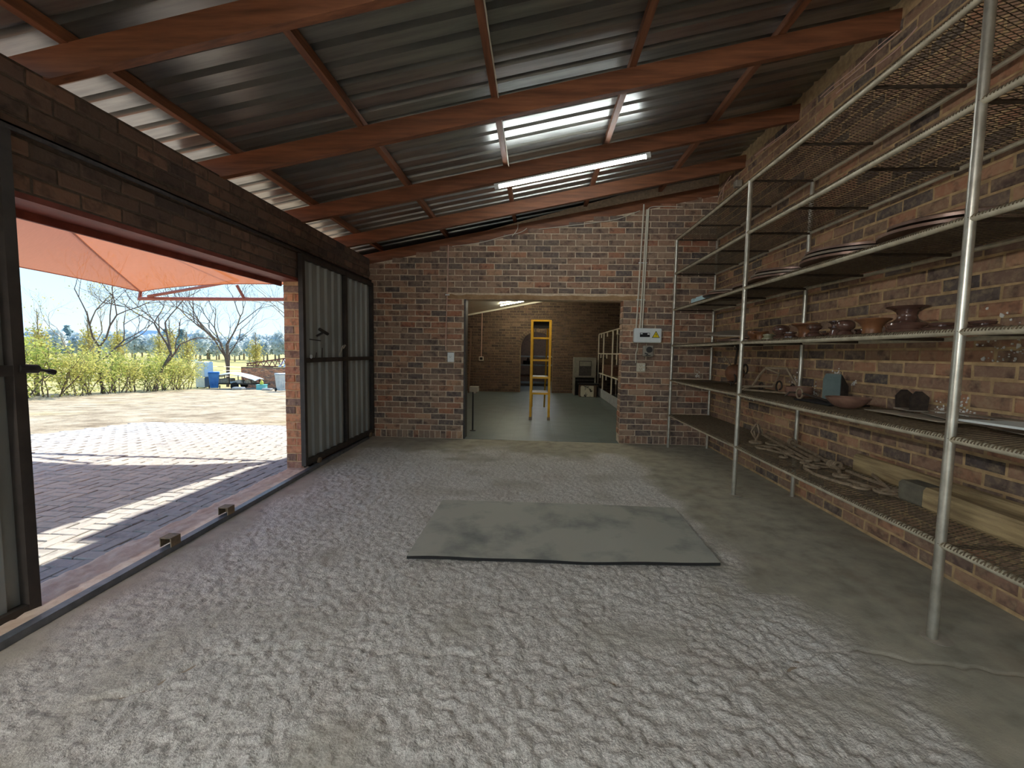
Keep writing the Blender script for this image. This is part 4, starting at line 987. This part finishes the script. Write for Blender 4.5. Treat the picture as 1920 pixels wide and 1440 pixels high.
part(MB().rbox(-.2, .2, -.15, .15, 0, .14, .02), 'body', 'dark_void', mc); part(MB().lathe([(.06, .14), (.06, .2), (.03, .24), (.02, .27)], 12), 'head', 'dark_steel', mc)
# folding ladder
ld = thing('step_ladder', 'yellow folding step ladder standing in the inner room', 'ladder', (.09, 8.9, 0))
FY, BY2, HT = -.47, 1.55, 1.93
for sx in (-1, 1):
    part(MB().beam((sx*.178, FY, 0), (sx*.178, FY+.1, HT), .045, .075, up=(0, 1, 0)), 'front_rail', 'ladder_yellow', ld)
    part(MB().box(sx*.178-.028, sx*.178+.028, FY-.045, FY+.045, 0, .06), 'rubber_foot', 'stopper_steel', ld)
part(MB().beam((.13, BY2, 0), (.13, FY+.16, HT-.02), .035, .05, up=(0, 1, 0)), 'rear_rail', 'ladder_yellow', ld)
part(MB().beam((-.17, BY2, .02), (-.16, FY+.2, HT-.02), .035, .05, up=(0, 1, 0)), 'rear_rail', 'ladder_yellow', ld)
for z in (.52, .83, 1.17, 1.60):
    y = FY+.1*z/HT; part(MB().box(-.16, .16, y-.03, y+.09, z-.02, z+.012), 'tread', 'ladder_yellow', ld)
    if z < .9: part(MB().box(-.15, .15, y+.02, y+.42+.0*z, z+.012, z+.022), 'tread_plate', 'panel_light', ld)
part(MB().box(-.2, .2, FY+.06, FY+.26, HT-.01, HT+.022), 'top_cap', 'ladder_yellow', ld)
part(MB().box(-.155, .155, FY+.10, FY+.13, HT-.14, HT-.01), 'top_brace', 'dark_void', ld)
# stand by the left jamb, dark wooden frame, light switch conduit
sd = thing('roller_stand', 'slim black stand with a grey clamp head inside the doorway', 'stand', (-1.03, 7.1, 0))
part(MB().box(-.012, .012, -.012, .012, 0, .66), 'leg', 'black_plastic', sd)
part(MB().box(-.05, .09, -.07, .07, .655, .74).box(.02, .06, -.075, .075, .63, .66), 'head', 'grey_plastic', sd)
part(MB().lathe([(.05, 0), (.05, .008), (.012, .012)], 12), 'foot', 'black_plastic', sd)
wf = thing('wooden_frame', 'dark wooden ladder-like frame leaning in the inner room corner', 'frame', (-2.28, 13.9, 0))
a, b = at_y(879, 619, 13.9), at_y(888, 617, 13.9)
for p in (-2.36, -2.12): part(MB().beam((p+2.28, -.3, 0), (p+2.28, .18, 2.05), .05, .06, up=(0, 1, 0)), 'upright', 'dark_wood', wf)
for z in (.4, .9, 1.4, 1.9): part(MB().box(-.06, .14, -.3+.48*z/2.05-.02, -.3+.48*z/2.05+.02, z-.02, z+.02), 'rung', 'dark_wood', wf)
sw = thing('light_switch', 'small dark switch box with white rim under a thin conduit in the inner room', 'switch', (-1.83, IY, 1.12))
s0, s1 = at_y(899, 669, IY), at_y(906, 675, IY)
part(MB().box(s0.x-.01, s1.x+.01, IY-.04, IY-.008, s1.z-.02, s0.z+.01), 'rim', 'conduit_white', sw, world=True)
part(MB().box(s0.x+.012, s1.x-.012, IY-.045, IY-.035, s1.z+.004, s0.z-.014), 'cover', 'dark_void', sw, world=True)
part(MB().tube([(s0.x+.06, IY-.015, s0.z), (s0.x+.075, IY-.015, cz(s0.x))], .014, 8), 'conduit', 'wire_pink', sw, world=True)
# stove-like cabinet, flaking chest, pipe rack
st = thing('metal_cabinet', 'grey metal cabinet on legs with recessed panel by the inner brick wall', 'cabinet', (1.53, 13.8, 0))
part(MB().rbox(-.34, .34, -.25, .25, .56, 1.18, .01), 'upper_box', 'grey_paint', st)
part(MB().box(-.19, .19, -.262, -.25, .62, 1.08), 'door_panel', 'dark_steel', st)
part(MB().box(-.17, .17, -.27, -.262, .92, 1.06), 'panel_plate', 'grey_paint', st)
for x in (-.32, .32):
    for y in (-.23, .23): part(MB().box(x-.02, x+.02, y-.02, y+.02, 0, .56), 'leg', 'grey_paint', st)
part(MB().box(-.3, .3, -.2, .22, .02, .54), 'firebox', 'dark_void', st)
part(MB().box(-.3, .3, -.215, -.2, .46, .49), 'rail', 'dark_steel', st)
ch = thing('paint_chest', 'small dark chest with flaking white paint on its front', 'chest', (1.56, 13.25, 0))
part(MB().rbox(-.23, .28, -.17, .17, 0, .37, .006), 'body', 'dark_wood', ch)
part(MB().box(-.2, .19, -.178, -.17, .01, .34), 'front_panel', 'chest_paint', ch)
part(MB().box(-.26, .34, -.19, .19, .37, .4), 'lid', 'dark_void', ch)
rk2 = thing('pipe_rack', 'slim pale pipe rack with boards against the inner room wall', 'shelf', (2.15, 12.0, 0))
RY = (13.9, 12.9, 11.4, 9.9)
rp2 = lambda mb, nm, m: part(mb, nm, m, rk2, world=True)
for y in RY:
    for x in (1.98, 2.56): rp2(MB().tube([(x, y, 0), (x, y, 1.92)], .02, 8), 'post', 'conduit_white')
for z in (.70, 1.31, 1.92):
    rp2(MB().tube([(1.98, RY[-1], z), (1.98, RY[0], z)], .017, 8), 'front_rail', 'conduit_white')
    rp2(MB().tube([(2.56, RY[-1], z), (2.56, RY[0], z)], .015, 8), 'back_rail', 'conduit_white')
    for y in (13.4, 12.3, 10.8): rp2(MB().box(1.965, 1.995, y-.02, y+.02, z-.13, z), 'bracket', 'conduit_white')
    if z < 1.0: rp2(MB().box(1.98, 2.56, RY[-1], RY[0], z+.005, z+.02), 'shelf_board', 'mesh_wire')
for i, (a, b) in enumerate(zip(RY[1:], RY[:-1])): rp2(MB().box(1.955, 1.965, a+.03, b-.03, .01, .26), 'skirt_panel', 'panel_light')
for k in range(5):
    o = solo(MB().rbox(2.02, 2.54, 11.9-.02*k, 13.4+.03*k-.12*(k > 2), .725+.05*k, .772+.05*k, .012), 'folded_hide', 'brown_hide', ('brown folded sheet lowest in the pile on the pipe rack', 'brown folded sheet second in the pile on the pipe rack', 'brown folded sheet midway in the pile on the pipe rack', 'brown folded sheet next to topmost on the pipe rack pile', 'brown folded sheet topmost on the pipe rack pile')[k], 'folded sheet', 'folded sheets on the pipe rack')
solo(beam_poly(13.6, 9.7, 2.25, .22, .05, 1.94, 6, 44), 'timber_plank', 'old_timber', 'pale plank lying on top of the inner pipe rack', 'timber')

# ------------------------------------------------------------------ outside: ground, paving
def yard_z(X, Y): return np.maximum(-.065-.057*np.maximum(0, Y-4.5), -1.55)-.0*X
def gz(x, y): return float(yard_z(np.array(x), np.array(y)))
xs = np.concatenate([np.linspace(-190, -32, 40)[:-1], np.linspace(-32, -2.4, 75)[:-1], np.linspace(-2.4, 40, 25)]); ys = np.concatenate([np.linspace(-40, -1, 20)[:-1], np.linspace(-1, 34, 90)[:-1], np.linspace(34, 190, 40)])
X, Y = np.meshgrid(xs, ys, indexing='ij')
Z = yard_z(X, Y)+.05*(vnoise(X, Y, 1.3, 51)-.5)*np.clip((-X-6.5)/3, 0, 1)*np.clip((Y-2)/3, 0, 1)
Z = np.where((X > -3.2) & (Y > -4) & (Y < 21), np.minimum(Z, -.2-.0*X), Z)
yard = bpy.data.objects.new('ground', grid_mesh('ground', X, Y, Z, 'yard_ground')); link(yard); tag(yard, kind='structure'); WL[yard] = Vector((0, 0, 0))
pav = struct(MB().box(-8.2, -2.64, 1.0, 4.6, -.13, -.052).add([(x, y, -.052-.057*(y-4.6)-dz) for x in (-8.2, -2.64) for y in (4.6, 8.6) for dz in (0, .05)], [(0, 4, 6, 2), (1, 3, 7, 5), (0, 1, 5, 4), (2, 6, 7, 3), (0, 2, 3, 1), (4, 5, 7, 6)]), 'pavement', 'sand_bed')
PW = .105
pv = [[], []]
for i in range(-80, -24):
    for j in range(9, 84):
        for kind, res in ((0, 0), (1, 3)):
            if (i-j) % 4 != res: continue
            cx, cy = ((i+1)*PW, (j+.5)*PW) if kind == 0 else ((i+.5)*PW, (j+1)*PW)
            if not (-8.1 < cx < -2.70 and 1.05 < cy < 8.5): continue
            z = -.053-(.057*(cy-4.6) if cy > 4.6 else 0)
            pv[kind].append((Vector((cx, cy, z)), .203, .098))
PAV = [brick_proto(.203, .098, 90+i, c=.006, depth=.03) for i in range(4)]
for kind in (0, 1):
    vis = []
    for it in pv[kind]:
        q = px(it[0]); vis.append(it)
    place_bricks(pav, (0, 0, 1), vis, 'paver', 150, name='paver', protos=PAV, proto_l=.203, proto_h=.098, proud=(.008, .015), zdir=Vector((0, 1, 0)) if kind == 0 else Vector((1, 0, 0)), seed=70+kind)
solo(MB().add([(-4.60, 3.02, -.04), (-4.55, 3.0, -.04), (-4.57, 3.05, -.04), (-4.575, 3.025, -.005)], [(0, 2, 1), (0, 1, 3), (1, 2, 3), (2, 0, 3)]), 'pebble', 'bark', 'small dark stone lying on the shaded paving', 'stone')

# ------------------------------------------------------------------ shade sail on its pipe frame
A0 = Vector((-4.95, 3.7, 3.08)); CT = [Vector((-6.85, 7.22, 2.25)), Vector((-3.05, 7.36, 2.36)), Vector((-3.05, .1, 2.36)), Vector((-6.85, .1, 2.25))]
sail = thing('shade_sail', 'orange terracotta shade net canopy stretched on a pipe frame outside', 'shade sail', (-4.95, 3.7, 0))
for k in range(4):
    a, b = CT[k], CT[(k+1) % 4]; mid = (a+b)/2; inward = (Vector((A0.x, A0.y, 0))-Vector((mid.x, mid.y, 0))).normalized(); m = MB(); nu, nv = 24, 12
    for i in range(nu+1):
        s = i/nu; e = a.lerp(b, s)+inward*(.42*4*s*(1-s))+Vector((0, 0, .04*4*s*(1-s)))
        for j in range(nv+1):
            t = j/nv; p = e.lerp(A0, t); p.z -= .10*math.sin(math.pi*t)*(1-abs(2*s-1)*.6); m.v.append(tuple(p))
    m.f = [tuple(q) for q in grid_faces(nu+1, nv+1)]
    part(m, 'cloth_panel', 'sail_cloth', sail, world=True, smooth=True)
    hem = [a.lerp(b, i/nu)+inward*(.42*4*(i/nu)*(1-i/nu))+Vector((0, 0, .04*4*(i/nu)*(1-i/nu))) for i in range(nu+1)]
    part(MB().tube(hem, .008, 6), 'hem_rope', 'pipe_red', sail, world=True)
    seam = [a.lerp(A0, t)-Vector((0, 0, .10*math.sin(math.pi*t)*.4)) for t in np.linspace(0, 1, 14)]
    part(MB().tube(seam, .014, 6), 'seam', 'pipe_red', sail, world=True)
PT = lambda x, y, z: Vector((x, y, z))
for pts, rr in (([PT(-6.87, 7.2, 2.13), PT(-2.75, 7.2, 2.15)], .03), ([PT(-6.87, 7.2, 2.10), PT(-6.85, 7.22, 2.27)], .025), ([PT(-6.7, 7.2, 2.17), PT(-4.95, 7.0, 2.42), PT(-4.95, 5.2, 2.76)], .026),
                ([PT(-4.98, 7.2, 2.14), PT(-5.04, 7.1, 2.36)], .025), ([PT(-2.75, 7.2, -.2), PT(-2.75, 7.2, 2.42)], .04), ([PT(-2.75, 7.2, 2.36), PT(-3.05, 7.36, 2.36)], .02), ([PT(-4.95, 3.7, 3.0), PT(-4.95, 5.2, 2.76)], .028),
                ([PT(-2.72, .1, 2.36), PT(-6.87, .1, 2.15)], .03), ([PT(-4.95, .1, 2.25), PT(-4.95, 3.7, 3.0)], .03)):
    part(MB().tube(pts, rr, 8), 'frame_pipe', 'pipe_red', sail, world=True, smooth=True)
# pieces of rear outer wall beyond the far pier keep the building solid outside
struct(MB().box(XL-.17, XL-.0, YB+.22, 20, -.2, 2.66), 'wall_outer', 'brick_lit')
struct(MB().add([(x, y, 3.34+RB*x+dz) for x in (-2.86, 2.9) for y in (YB+.2, 20) for dz in (0, .05)], [(0, 2, 6, 4), (1, 5, 7, 3), (0, 4, 5, 1), (2, 3, 7, 6), (0, 1, 3, 2), (4, 6, 7, 5)]), 'roof_outer', 'roof_metal')

# ------------------------------------------------------------------ planting
def leaf_cloud(n, fn, size, seed, m):
    r = np.random.RandomState(seed); V = np.zeros((n*4, 3)); c = np.array([fn(r) for _ in range(n)])
    a = r.normal(size=(n, 3)); a /= np.linalg.norm(a, axis=1)[:, None]; b = np.cross(a, r.normal(size=(n, 3))); b /= np.linalg.norm(b, axis=1)[:, None]
    s = size*r.uniform(.6, 1.4, (n, 1)); a *= s; b *= s*.6
    V[0::4] = c-a; V[1::4] = c-b*.9; V[2::4] = c+a; V[3::4] = c+b
    mb = MB(); mb.v = [tuple(p) for p in V]; mb.f = [(4*i, 4*i+1, 4*i+2, 4*i+3) for i in range(n)]
    return mb
def branches(mb, p, d, L, r, depth, rng, tips, spread=.55, sides=5, upb=.12, split=(2, 3), shrink=.72):
    nseg = 3; pts = [Vector(p)]; rs = [r]
    for k in range(nseg):
        d = (d+Vector((rng.gauss(0, .13), rng.gauss(0, .13), rng.gauss(0, .08)+upb*.3))).normalized(); pts.append(pts[-1]+d*(L/nseg)); rs.append(r*(1-.26*(k+1)/nseg))
    mb.tube(pts, rs, max(3, sides), cap=False); tips += pts[1:]
    if depth == 0: return
    n = rng.randint(*split)
    for k in range(n):
        a = rng.uniform(0, 2*math.pi); side = d.orthogonal().normalized(); side = Matrix.Rotation(a, 3, d) @ side
        nd = (d*(1-spread*.5)+side*spread*rng.uniform(.6, 1.25)+Vector((0, 0, upb))).normalized()
        branches(mb, pts[-1 if k < n-1 else -2], nd, L*shrink*rng.uniform(.8, 1.15), rs[-1]*.80, depth-1, rng, tips, spread, sides-1, upb, split, shrink)
# hedge shrubs: stems and loose yellow-green leaves
def shrub_parts(seed, h, w, n, leafm):
    r = random.Random(seed); st = MB(); tips = []
    for k in range(9):
        a = r.uniform(0, 6.28); branches(st, (math.cos(a)*w*.25, math.sin(a)*w*.25, 0), Vector((math.cos(a)*.35, math.sin(a)*.35, 1)).normalized(), h*  .42, .018, 2, r, tips, .5, 4, .15, (2, 2), .75)
    def fn(rr):
        t = tips[rr.randint(len(tips))]; z = t.z+rr.normal()*.14
        return (t.x+rr.normal()*.16, t.y+rr.normal()*.16, max(.08, z))
    return st.mesh('stems', 'bark'), leaf_cloud(n, fn, .046, seed, leafm).mesh('foliage', leafm)
SH = [shrub_parts(100+i, 1.75+.2*i, 1.2, 1750, ('leaf_hedge', 'leaf_green', 'leaf_hedge')[i % 3]) for i in range(3)]
hedge_pts = [(-16.6, 8.6), (-16.9, 10.0), (-17.2, 11.3), (-17.6, 12.6), (-18.0, 13.9), (-18.4, 15.2), (-18.7, 16.5), (-19.0, 17.8), (-19.3, 19.0), (-19.6, 20.3), (-19.9, 21.6), (-20.2, 22.9), (-20.6, 24.2)]
where = ['at the open end of the hedge', 'second from the open end of the hedge', 'third from the open end of the hedge', 'behind the open door edge', 'with dense green leaves by the door edge', 'left of the slanting bare tree', 'at the foot of the slanting bare tree', 'right after the slanting bare tree', 'between the two forked bare trees', 'before the upright forked tree', 'around the forked bare tree trunk', 'right after the forked bare tree', 'closest to the white fridge']
for k, (x, y) in enumerate(hedge_pts):
    r = random.Random(k); st, fo = SH[k % 3]
    t = thing('hedge_shrub', 'leggy yellow-green hedge shrub '+where[k], 'shrub', (x+r.uniform(-.2, .2), y, gz(x, y)), r.uniform(0, 6), 'hedge shrubs along the yard')
    s = r.uniform(.85, 1.1)*(1.22 if k == 4 else 1); t.scale = (s*1.15, s*1.15, s)
    for nm, me in (('stems', st), ('foliage', fo)): o = bpy.data.objects.new(nm, me); link(o, t)
# fence
fp = [(-19.2, 15.6), (-20.2, 19.6), (-20.9, 23.2), (-22.2, 27.2), (-20.8, 30.2)]
for k, (x, y) in enumerate(fp):
    solo(MB().tube([(x, y, gz(x, y)-.1), (x, y, gz(x, y)+1.45)], .075, 7), 'fence_post', 'bark', 'dark round wooden fence post '+('by the first hedge shrubs', 'beside the slanting bare tree', 'beside the forked bare tree', 'next to the white fridge', 'behind the multi-stemmed bare tree', 'behind the low brick wall')[k], 'fence post', 'fence posts behind the hedge')
fw = MB()
for hgt in (.35, .75, 1.15, 1.4):
    for (a, b), (c, d) in zip(fp[:-1], fp[1:]): fw.tube([(a, b, gz(a, b)+hgt), (c, d, gz(c, d)+hgt)], .012, 4)
solo(fw, 'fence_wire', 'galv_pipe', 'thin strained wires of the fence behind the hedge', 'fence')
# bare trees
def bare_tree(base, stems, seed, label, leaves=0, mk='bark'):
    r = random.Random(seed); x, y = base; z = gz(x, y); t = thing('bare_tree', label, 'tree', (x, y, z), group='bare trees beyond the yard'); mb = MB(); tips = []
    for (dx, dy, dz), L, rad, dep in stems:
        branches(mb, (0, 0, -.1), Vector((dx, dy, dz)).normalized(), L, rad*.55, dep, r, tips, .62, 7, .10, (2, 3), .74)
    part(mb, 'branches', mk, t)
    if leaves:
        tp = [q for q in tips if q.z > 1.5]
        lc_ = leaf_cloud(leaves, lambda rr: tuple(tp[rr.randint(len(tp))]+Vector((rr.normal()*.15, rr.normal()*.15, rr.normal()*.15))), .04, seed, 'leaf_hedge'); part(lc_, 'leaves', 'leaf_poplar', t)
bare_tree((-19.2, 18.2), [((-.28, -.1, 1), 2.2, .13, 6)], 3, 'slanting bare tree rising out of the hedge', 120)
bare_tree((-19.4, 20.9), [((0, .05, 1), 2.2, .16, 6)], 8, 'upright forked bare tree in the middle of the hedge', 260)
bare_tree((-21.6, 29.2), [((-.18, 0, 1), 3.3, .18, 6), ((.22, .1, 1), 3.1, .17, 6), ((.02, -.1, 1), 2.4, .11, 5)], 14, 'multi-stemmed bare tree behind the white fridge and blue bin', 160)
bare_tree((-18.2, 31.5), [((.35, 0, 1), 3.2, .16, 6), ((-.3, .1, 1), 2.4, .1, 5)], 22, 'spreading bare tree behind the low brick wall', 60, 'bark_pale')
bare_tree((-22.6, 20.2), [((.02, 0, 1), 1.9, .08, 6)], 31, 'small pale bare tree behind the slanting one', 200, 'bark_pale')
# poplars
def poplar(x, y, h, w, seed, label, m='leaf_poplar'):
    t = thing('poplar_tree', label, 'tree', (x, y, gz(x, y)), group='poplars beyond the hedge'); r = random.Random(seed); mb = MB(); mb.tube([(0, 0, 0), (0, 0, h)], [.12, .02], 5, cap=False); tips = []
    for k in range(34):
        z = h*(.12+.85*k/34); a = r.uniform(0, 6.28); L = w*(1-.75*z/h)*r.uniform(.7, 1.2); p = [(0, 0, z), (math.cos(a)*L*.5, math.sin(a)*L*.5, z+L*.9), (math.cos(a)*L*.7, math.sin(a)*L*.7, z+L*1.9)]
        mb.tube(p, [.025, .015, .006], 4, cap=False); tips += [Vector(q) for q in p]
    part(mb, 'branches', 'bark_pale', t)
    low = [q for q in tips if q.z < h*.72]
    part(leaf_cloud(700, lambda rr: tuple(low[rr.randint(len(low))]+Vector((rr.normal()*.22, rr.normal()*.22, rr.normal()*.3))), .10, seed, m), 'foliage', m, t)
for k, (q, Yd, h, w, lab) in enumerate((((74, 668), 32, 5.6, .8, 'slender yellowing poplar beyond the door edge'), ((168, 668), 36, 5.8, .9, 'slender poplar beyond the slanting bare tree'), ((222, 668), 40, 5.4, .8, 'thin poplar between the two forked trees'), ((320, 668), 46, 6.0, .9, 'tall thin poplar right of the forked bare tree'), ((352, 668), 42, 4.4, 1.3, 'broad pale weeping poplar beyond the fence'), ((300, 668), 52, 5.5, .9, 'distant thin poplar beyond the forked bare tree'), ((480, 668), 44, 4.5, 1.0, 'yellow poplar beyond the multi-stemmed bare tree'))):
    p = at_y(q[0], q[1], Yd); poplar(p.x, p.y, h, w, 200+k, lab)
# distant wood
def crown_mesh(seed, m, kind):
    r = np.random.RandomState(seed)
    if kind == 'round':
        fn = lambda rr: (lambda v: tuple(v/np.linalg.norm(v)*np.array([1.5, 1.5, 2.6])*rr.uniform(.55, 1)+np.array([0, 0, 4.2])))(rr.normal(size=3))
    else:
        def fn(rr): z = rr.uniform(0, 1); a = rr.uniform(0, 6.28); w = 1.5*(1-z)**.8*rr.uniform(.5, 1); return (math.cos(a)*w, math.sin(a)*w, 1.0+z*6.4)
    return leaf_cloud(420, fn, .42, seed, m).mesh('crown', m)
CRW = [crown_mesh(300, 'leaf_far_hazed', 'round'), crown_mesh(301, 'leaf_far_hazed', 'round'), crown_mesh(302, 'leaf_fir_hazed', 'cone')]
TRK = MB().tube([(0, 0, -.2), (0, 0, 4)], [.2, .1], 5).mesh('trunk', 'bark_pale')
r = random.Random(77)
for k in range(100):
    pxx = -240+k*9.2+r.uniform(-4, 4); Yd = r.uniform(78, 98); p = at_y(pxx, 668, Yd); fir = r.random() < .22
    t = thing('distant_tree', 'haze-tinted dark conifer in the distant wood' if fir else 'haze-tinted grey leafy tree in the distant wood', 'tree', (p.x, p.y, -1.55), r.uniform(0, 6), 'distant conifers' if fir else 'distant leafy trees'); s = r.uniform(.62, .95); t.scale = (s*1.25, s*1.25, s)
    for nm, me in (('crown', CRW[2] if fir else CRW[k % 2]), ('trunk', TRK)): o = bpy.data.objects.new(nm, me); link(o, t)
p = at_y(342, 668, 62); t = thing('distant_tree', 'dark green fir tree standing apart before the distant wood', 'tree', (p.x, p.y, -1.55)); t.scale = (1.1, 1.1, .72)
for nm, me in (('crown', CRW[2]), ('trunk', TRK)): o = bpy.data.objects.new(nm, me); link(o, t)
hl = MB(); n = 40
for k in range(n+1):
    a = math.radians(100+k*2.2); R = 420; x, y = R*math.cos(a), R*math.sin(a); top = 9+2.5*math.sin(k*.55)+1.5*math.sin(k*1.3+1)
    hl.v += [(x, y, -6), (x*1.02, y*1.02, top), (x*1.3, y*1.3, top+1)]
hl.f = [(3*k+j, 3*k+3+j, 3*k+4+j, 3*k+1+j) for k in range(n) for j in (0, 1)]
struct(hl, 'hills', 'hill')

# ------------------------------------------------------------------ things standing at the end of the yard
def yl(x, y): return (x, y, gz(x, y))
fx = at_y(384, 726, 26.6)
fg = thing('old_fridge', 'old pale upright fridge standing by the hedge', 'fridge', yl(fx.x, 26.6), -.15)
part(MB().rbox(-.33, .33, -.32, .34, .06, 1.68, .015), 'body', 'fridge_white', fg)
part(MB().box(.33, .345, -.3, .32, .75, 1.66), 'freezer_door', 'fridge_panel', fg); part(MB().box(.33, .342, -.3, .32, .08, .73), 'open_side', 'fridge_dark', fg)
for sx in (-.27, .27): part(MB().box(sx-.03, sx+.03, -.3, -.24, 0, .06), 'foot', 'rubber', fg)
def wheelie(loc, rot, m, label, s=1.0):
    t = thing('wheelie_bin', label, 'bin', loc, rot); b = MB(); lo, hi = [(-.2, -.22), (.2, -.22), (.22, .22), (-.22, .22)], [(-.28, -.34), (.28, -.34), (.28, .3), (-.28, .3)]
    b.v = [(x*s, y*s, .06*s) for x, y in lo]+[(x*s, y*s, .96*s) for x, y in hi]; b.f = [(3, 2, 1, 0), (4, 5, 6, 7)]+[(i, (i+1) % 4, 4+(i+1) % 4, 4+i) for i in range(4)]
    part(b, 'body', m, t)
    part(MB().rbox(-.30*s, .30*s, -.37*s, .33*s, .95*s, .985*s, .01), 'rim', m, t); part(MB().rbox(-.29*s, .29*s, -.36*s, .34*s, .99*s, 1.05*s, .02), 'lid', m, t)
    part(MB().tube([(-.26*s, .38*s, .97*s), (.26*s, .38*s, .97*s)], .018, 8), 'handle', m, t)
    for sx in (-1, 1): part(MB().lathe([(.02, -.025), (.1, -.025), (.1, .025), (.02, .025)], 14, Matrix.Translation((sx*.27*s, .22*s, .1)) @ Matrix.Rotation(math.pi/2, 4, 'Y')), 'wheel', 'rubber', t)
    for k in (-1, 0, 1): part(MB().box(k*.13*s-.012, k*.13*s+.012, -.31*s, -.27*s, .2*s, .85*s), 'rib', m, t)
q = at_y(402, 728, 25.6); wheelie(yl(q.x, 25.6), .6, 'bin_blue', 'bright blue wheelie bin in front of the old fridge')
q = at_y(529, 731, 24.2); wheelie(yl(q.x, 24.2), .9, 'bin_grey', 'worn grey-white wheelie bin by the brick pier', 1.0)
# heap: flatbed trailer with a tarpaulin and scrap
q = at_y(455, 726, 26.6); tz = gz(q.x, 26.2)
tl = thing('scrap_trailer', 'low flat trailer frame loaded with scrap under a pale cover', 'trailer', (q.x, 26.2, tz), .15); tl.scale = (.74, .8, .76)
part(MB().box(-1.55, 1.5, -.7, .7, .42, .5), 'deck', 'dark_steel', tl)
for sx, z1 in ((-1.45, 1.05), (-.35, 1.18), (.75, 1.0), (1.4, .85)):
    for sy in (-.65, .65): part(MB().box(sx-.025, sx+.025, sy-.025, sy+.025, .45, z1), 'stake', 'dark_steel', tl)
cv = MB(); prof = [(-1.75, .98), (-1.1, 1.3), (-.2, 1.42), (.6, 1.26), (1.5, .98), (1.75, .86)]
for x, z in prof: cv.v += [(x, -.78, z-.12), (x, 0, z), (x, .78, z-.1)]
cv.f = [(3*i+j, 3*i+3+j, 3*i+4+j, 3*i+1+j) for i in range(5) for j in (0, 1)]
part(cv, 'cover_sheet', 'tarp_pale', tl, smooth=True)
r = random.Random(5)
for k in range(7):
    w_ = r.uniform(.15, .35); x = -1.2+k*.38
    part(MB().rbox(x-w_, x+w_, -.6, r.uniform(-.2, .5), .5, .5+r.uniform(.12, .4), .03), 'scrap_piece', ('junk_pale', 'grey_paint', 'scrap_plate', 'tarp_pale')[k % 4], tl)
part(MB().box(1.5, 2.6, -.05, .05, .4, .47), 'drawbar', 'dark_steel', tl)
for sy in (-.72, .72): part(MB().lathe([(.05, -.08), (.3, -.08), (.3, .08), (.05, .08)], 18, Matrix.Translation((.1, sy, .3)) @ Matrix.Rotation(math.pi/2, 4, 'X')), 'wheel', 'rubber', tl)
q = at_y(491, 727, 25.6)
cr2 = thing('plastic_crate', 'small teal plastic crate on the yard', 'crate', yl(q.x, 25.6), .3)
part(MB().rbox(-.26, .26, -.2, .2, 0, .3, .02), 'tub', 'teal_plastic', cr2); part(MB().box(-.28, .28, -.22, .22, .3, .33), 'rim', 'teal_plastic', cr2)
ct = thing('plastic_can', 'yellow plastic can standing on the teal crate', 'can', (q.x, 25.6, gz(q.x, 25.6)+.331), .2)
part(MB().lathe([(.09, 0), (.1, .02), (.1, .16), (.05, .22), (.03, .26), (.03, .3), (.005, .3)], 14), 'body', 'yellow_plastic', ct)
q = at_y(447, 727, 25.0); solo(MB().rbox(q.x-.3, q.x+.35, 24.8, 25.2, gz(q.x, 25.0)-.01, gz(q.x, 25.0)+.16, .05), 'rubble_sack', 'junk_pale', 'pale lumpy sack lying before the scrap trailer', 'sack')
q = at_y(501, 729, 25.2); solo(MB().rbox(q.x-.25, q.x+.3, 25.0, 25.35, gz(q.x, 25.2)-.01, gz(q.x, 25.2)+.12, .04), 'rubble_sack', 'junk_pale', 'pale flattened bag beside the teal crate', 'sack')
# low brick enclosure with a steel truss and striped sheets on it
q0, q1 = at_y(456, 700, 28.5), at_y(556, 700, 28.5); g0 = gz(q0.x, 28.5)
lw = MB().box(q0.x, q1.x+1.5, 28.3, 28.55, g0-.1, g0+1.42).box(q0.x, q0.x+.25, 28.3, 31.5, g0-.1, g0+1.35)
low = solo(lw, 'low_brick_wall', 'mortar_inner', 'low red brick enclosure wall at the end of the yard', 'wall')
fbk = run_courses(g0, g0+1.42, lambda z: [(q0.x, q1.x+.6)], lambda u, z: Vector((u, 28.3, z))-WL[low], seed=91)
place_bricks(low, (0, -1, 0), fbk, 'brick_lit', 0, seed=92)
tz0 = g0+1.44
ts = thing('roof_truss', 'rusty steel lattice truss lying on the low brick wall', 'truss', (q0.x+.2, 28.6, tz0))
Lt = q1.x-q0.x
part(MB().beam((0, 0, .06), (Lt+.2, 0, .02), .06, .08), 'bottom_chord', 'truss_rust', ts); part(MB().beam((0, .0, .2), (Lt*.75, 0, .62), .06, .08), 'top_chord', 'truss_rust', ts)
for k in range(7):
    a = k/7*Lt*.75; zt = .2+.42*k/7; part(MB().beam((a, 0, .06), (a+Lt*.05, 0, zt+.04), .04, .04), 'web_bar', 'truss_rust', ts); part(MB().beam((a+Lt*.05, 0, zt+.04), (a+Lt*.107, 0, .05), .04, .04), 'web_bar', 'truss_rust', ts)
for k in range(4):
    xx = q0.x+Lt*(.70+.09*k); o = solo(MB().beam((xx, 28.4, tz0+.02), (xx-.2, 29.6, tz0+.66), .19, .03), 'roof_strip', 'roof_stripe', 'white-striped corrugated strip leaning over the low brick wall', 'roof sheet', 'corrugated strips over the low wall')

# cable clipped along a purlin above the doorway side
cable([(-.318, y, rz(-.318)+.135+.006*math.sin(y*9)) for y in (1.9, 2.3, 2.7, 3.1, 3.34)], 'thin white cable clipped along the purlin before the second rafter', .005)
cable([(-.315, y, rz(-.315)+.13+.01*math.sin(y*11)) for y in (3.45, 3.8, 4.1, 4.4, 4.52)], 'thin white cable drooping along the purlin towards the lit tube', .005)
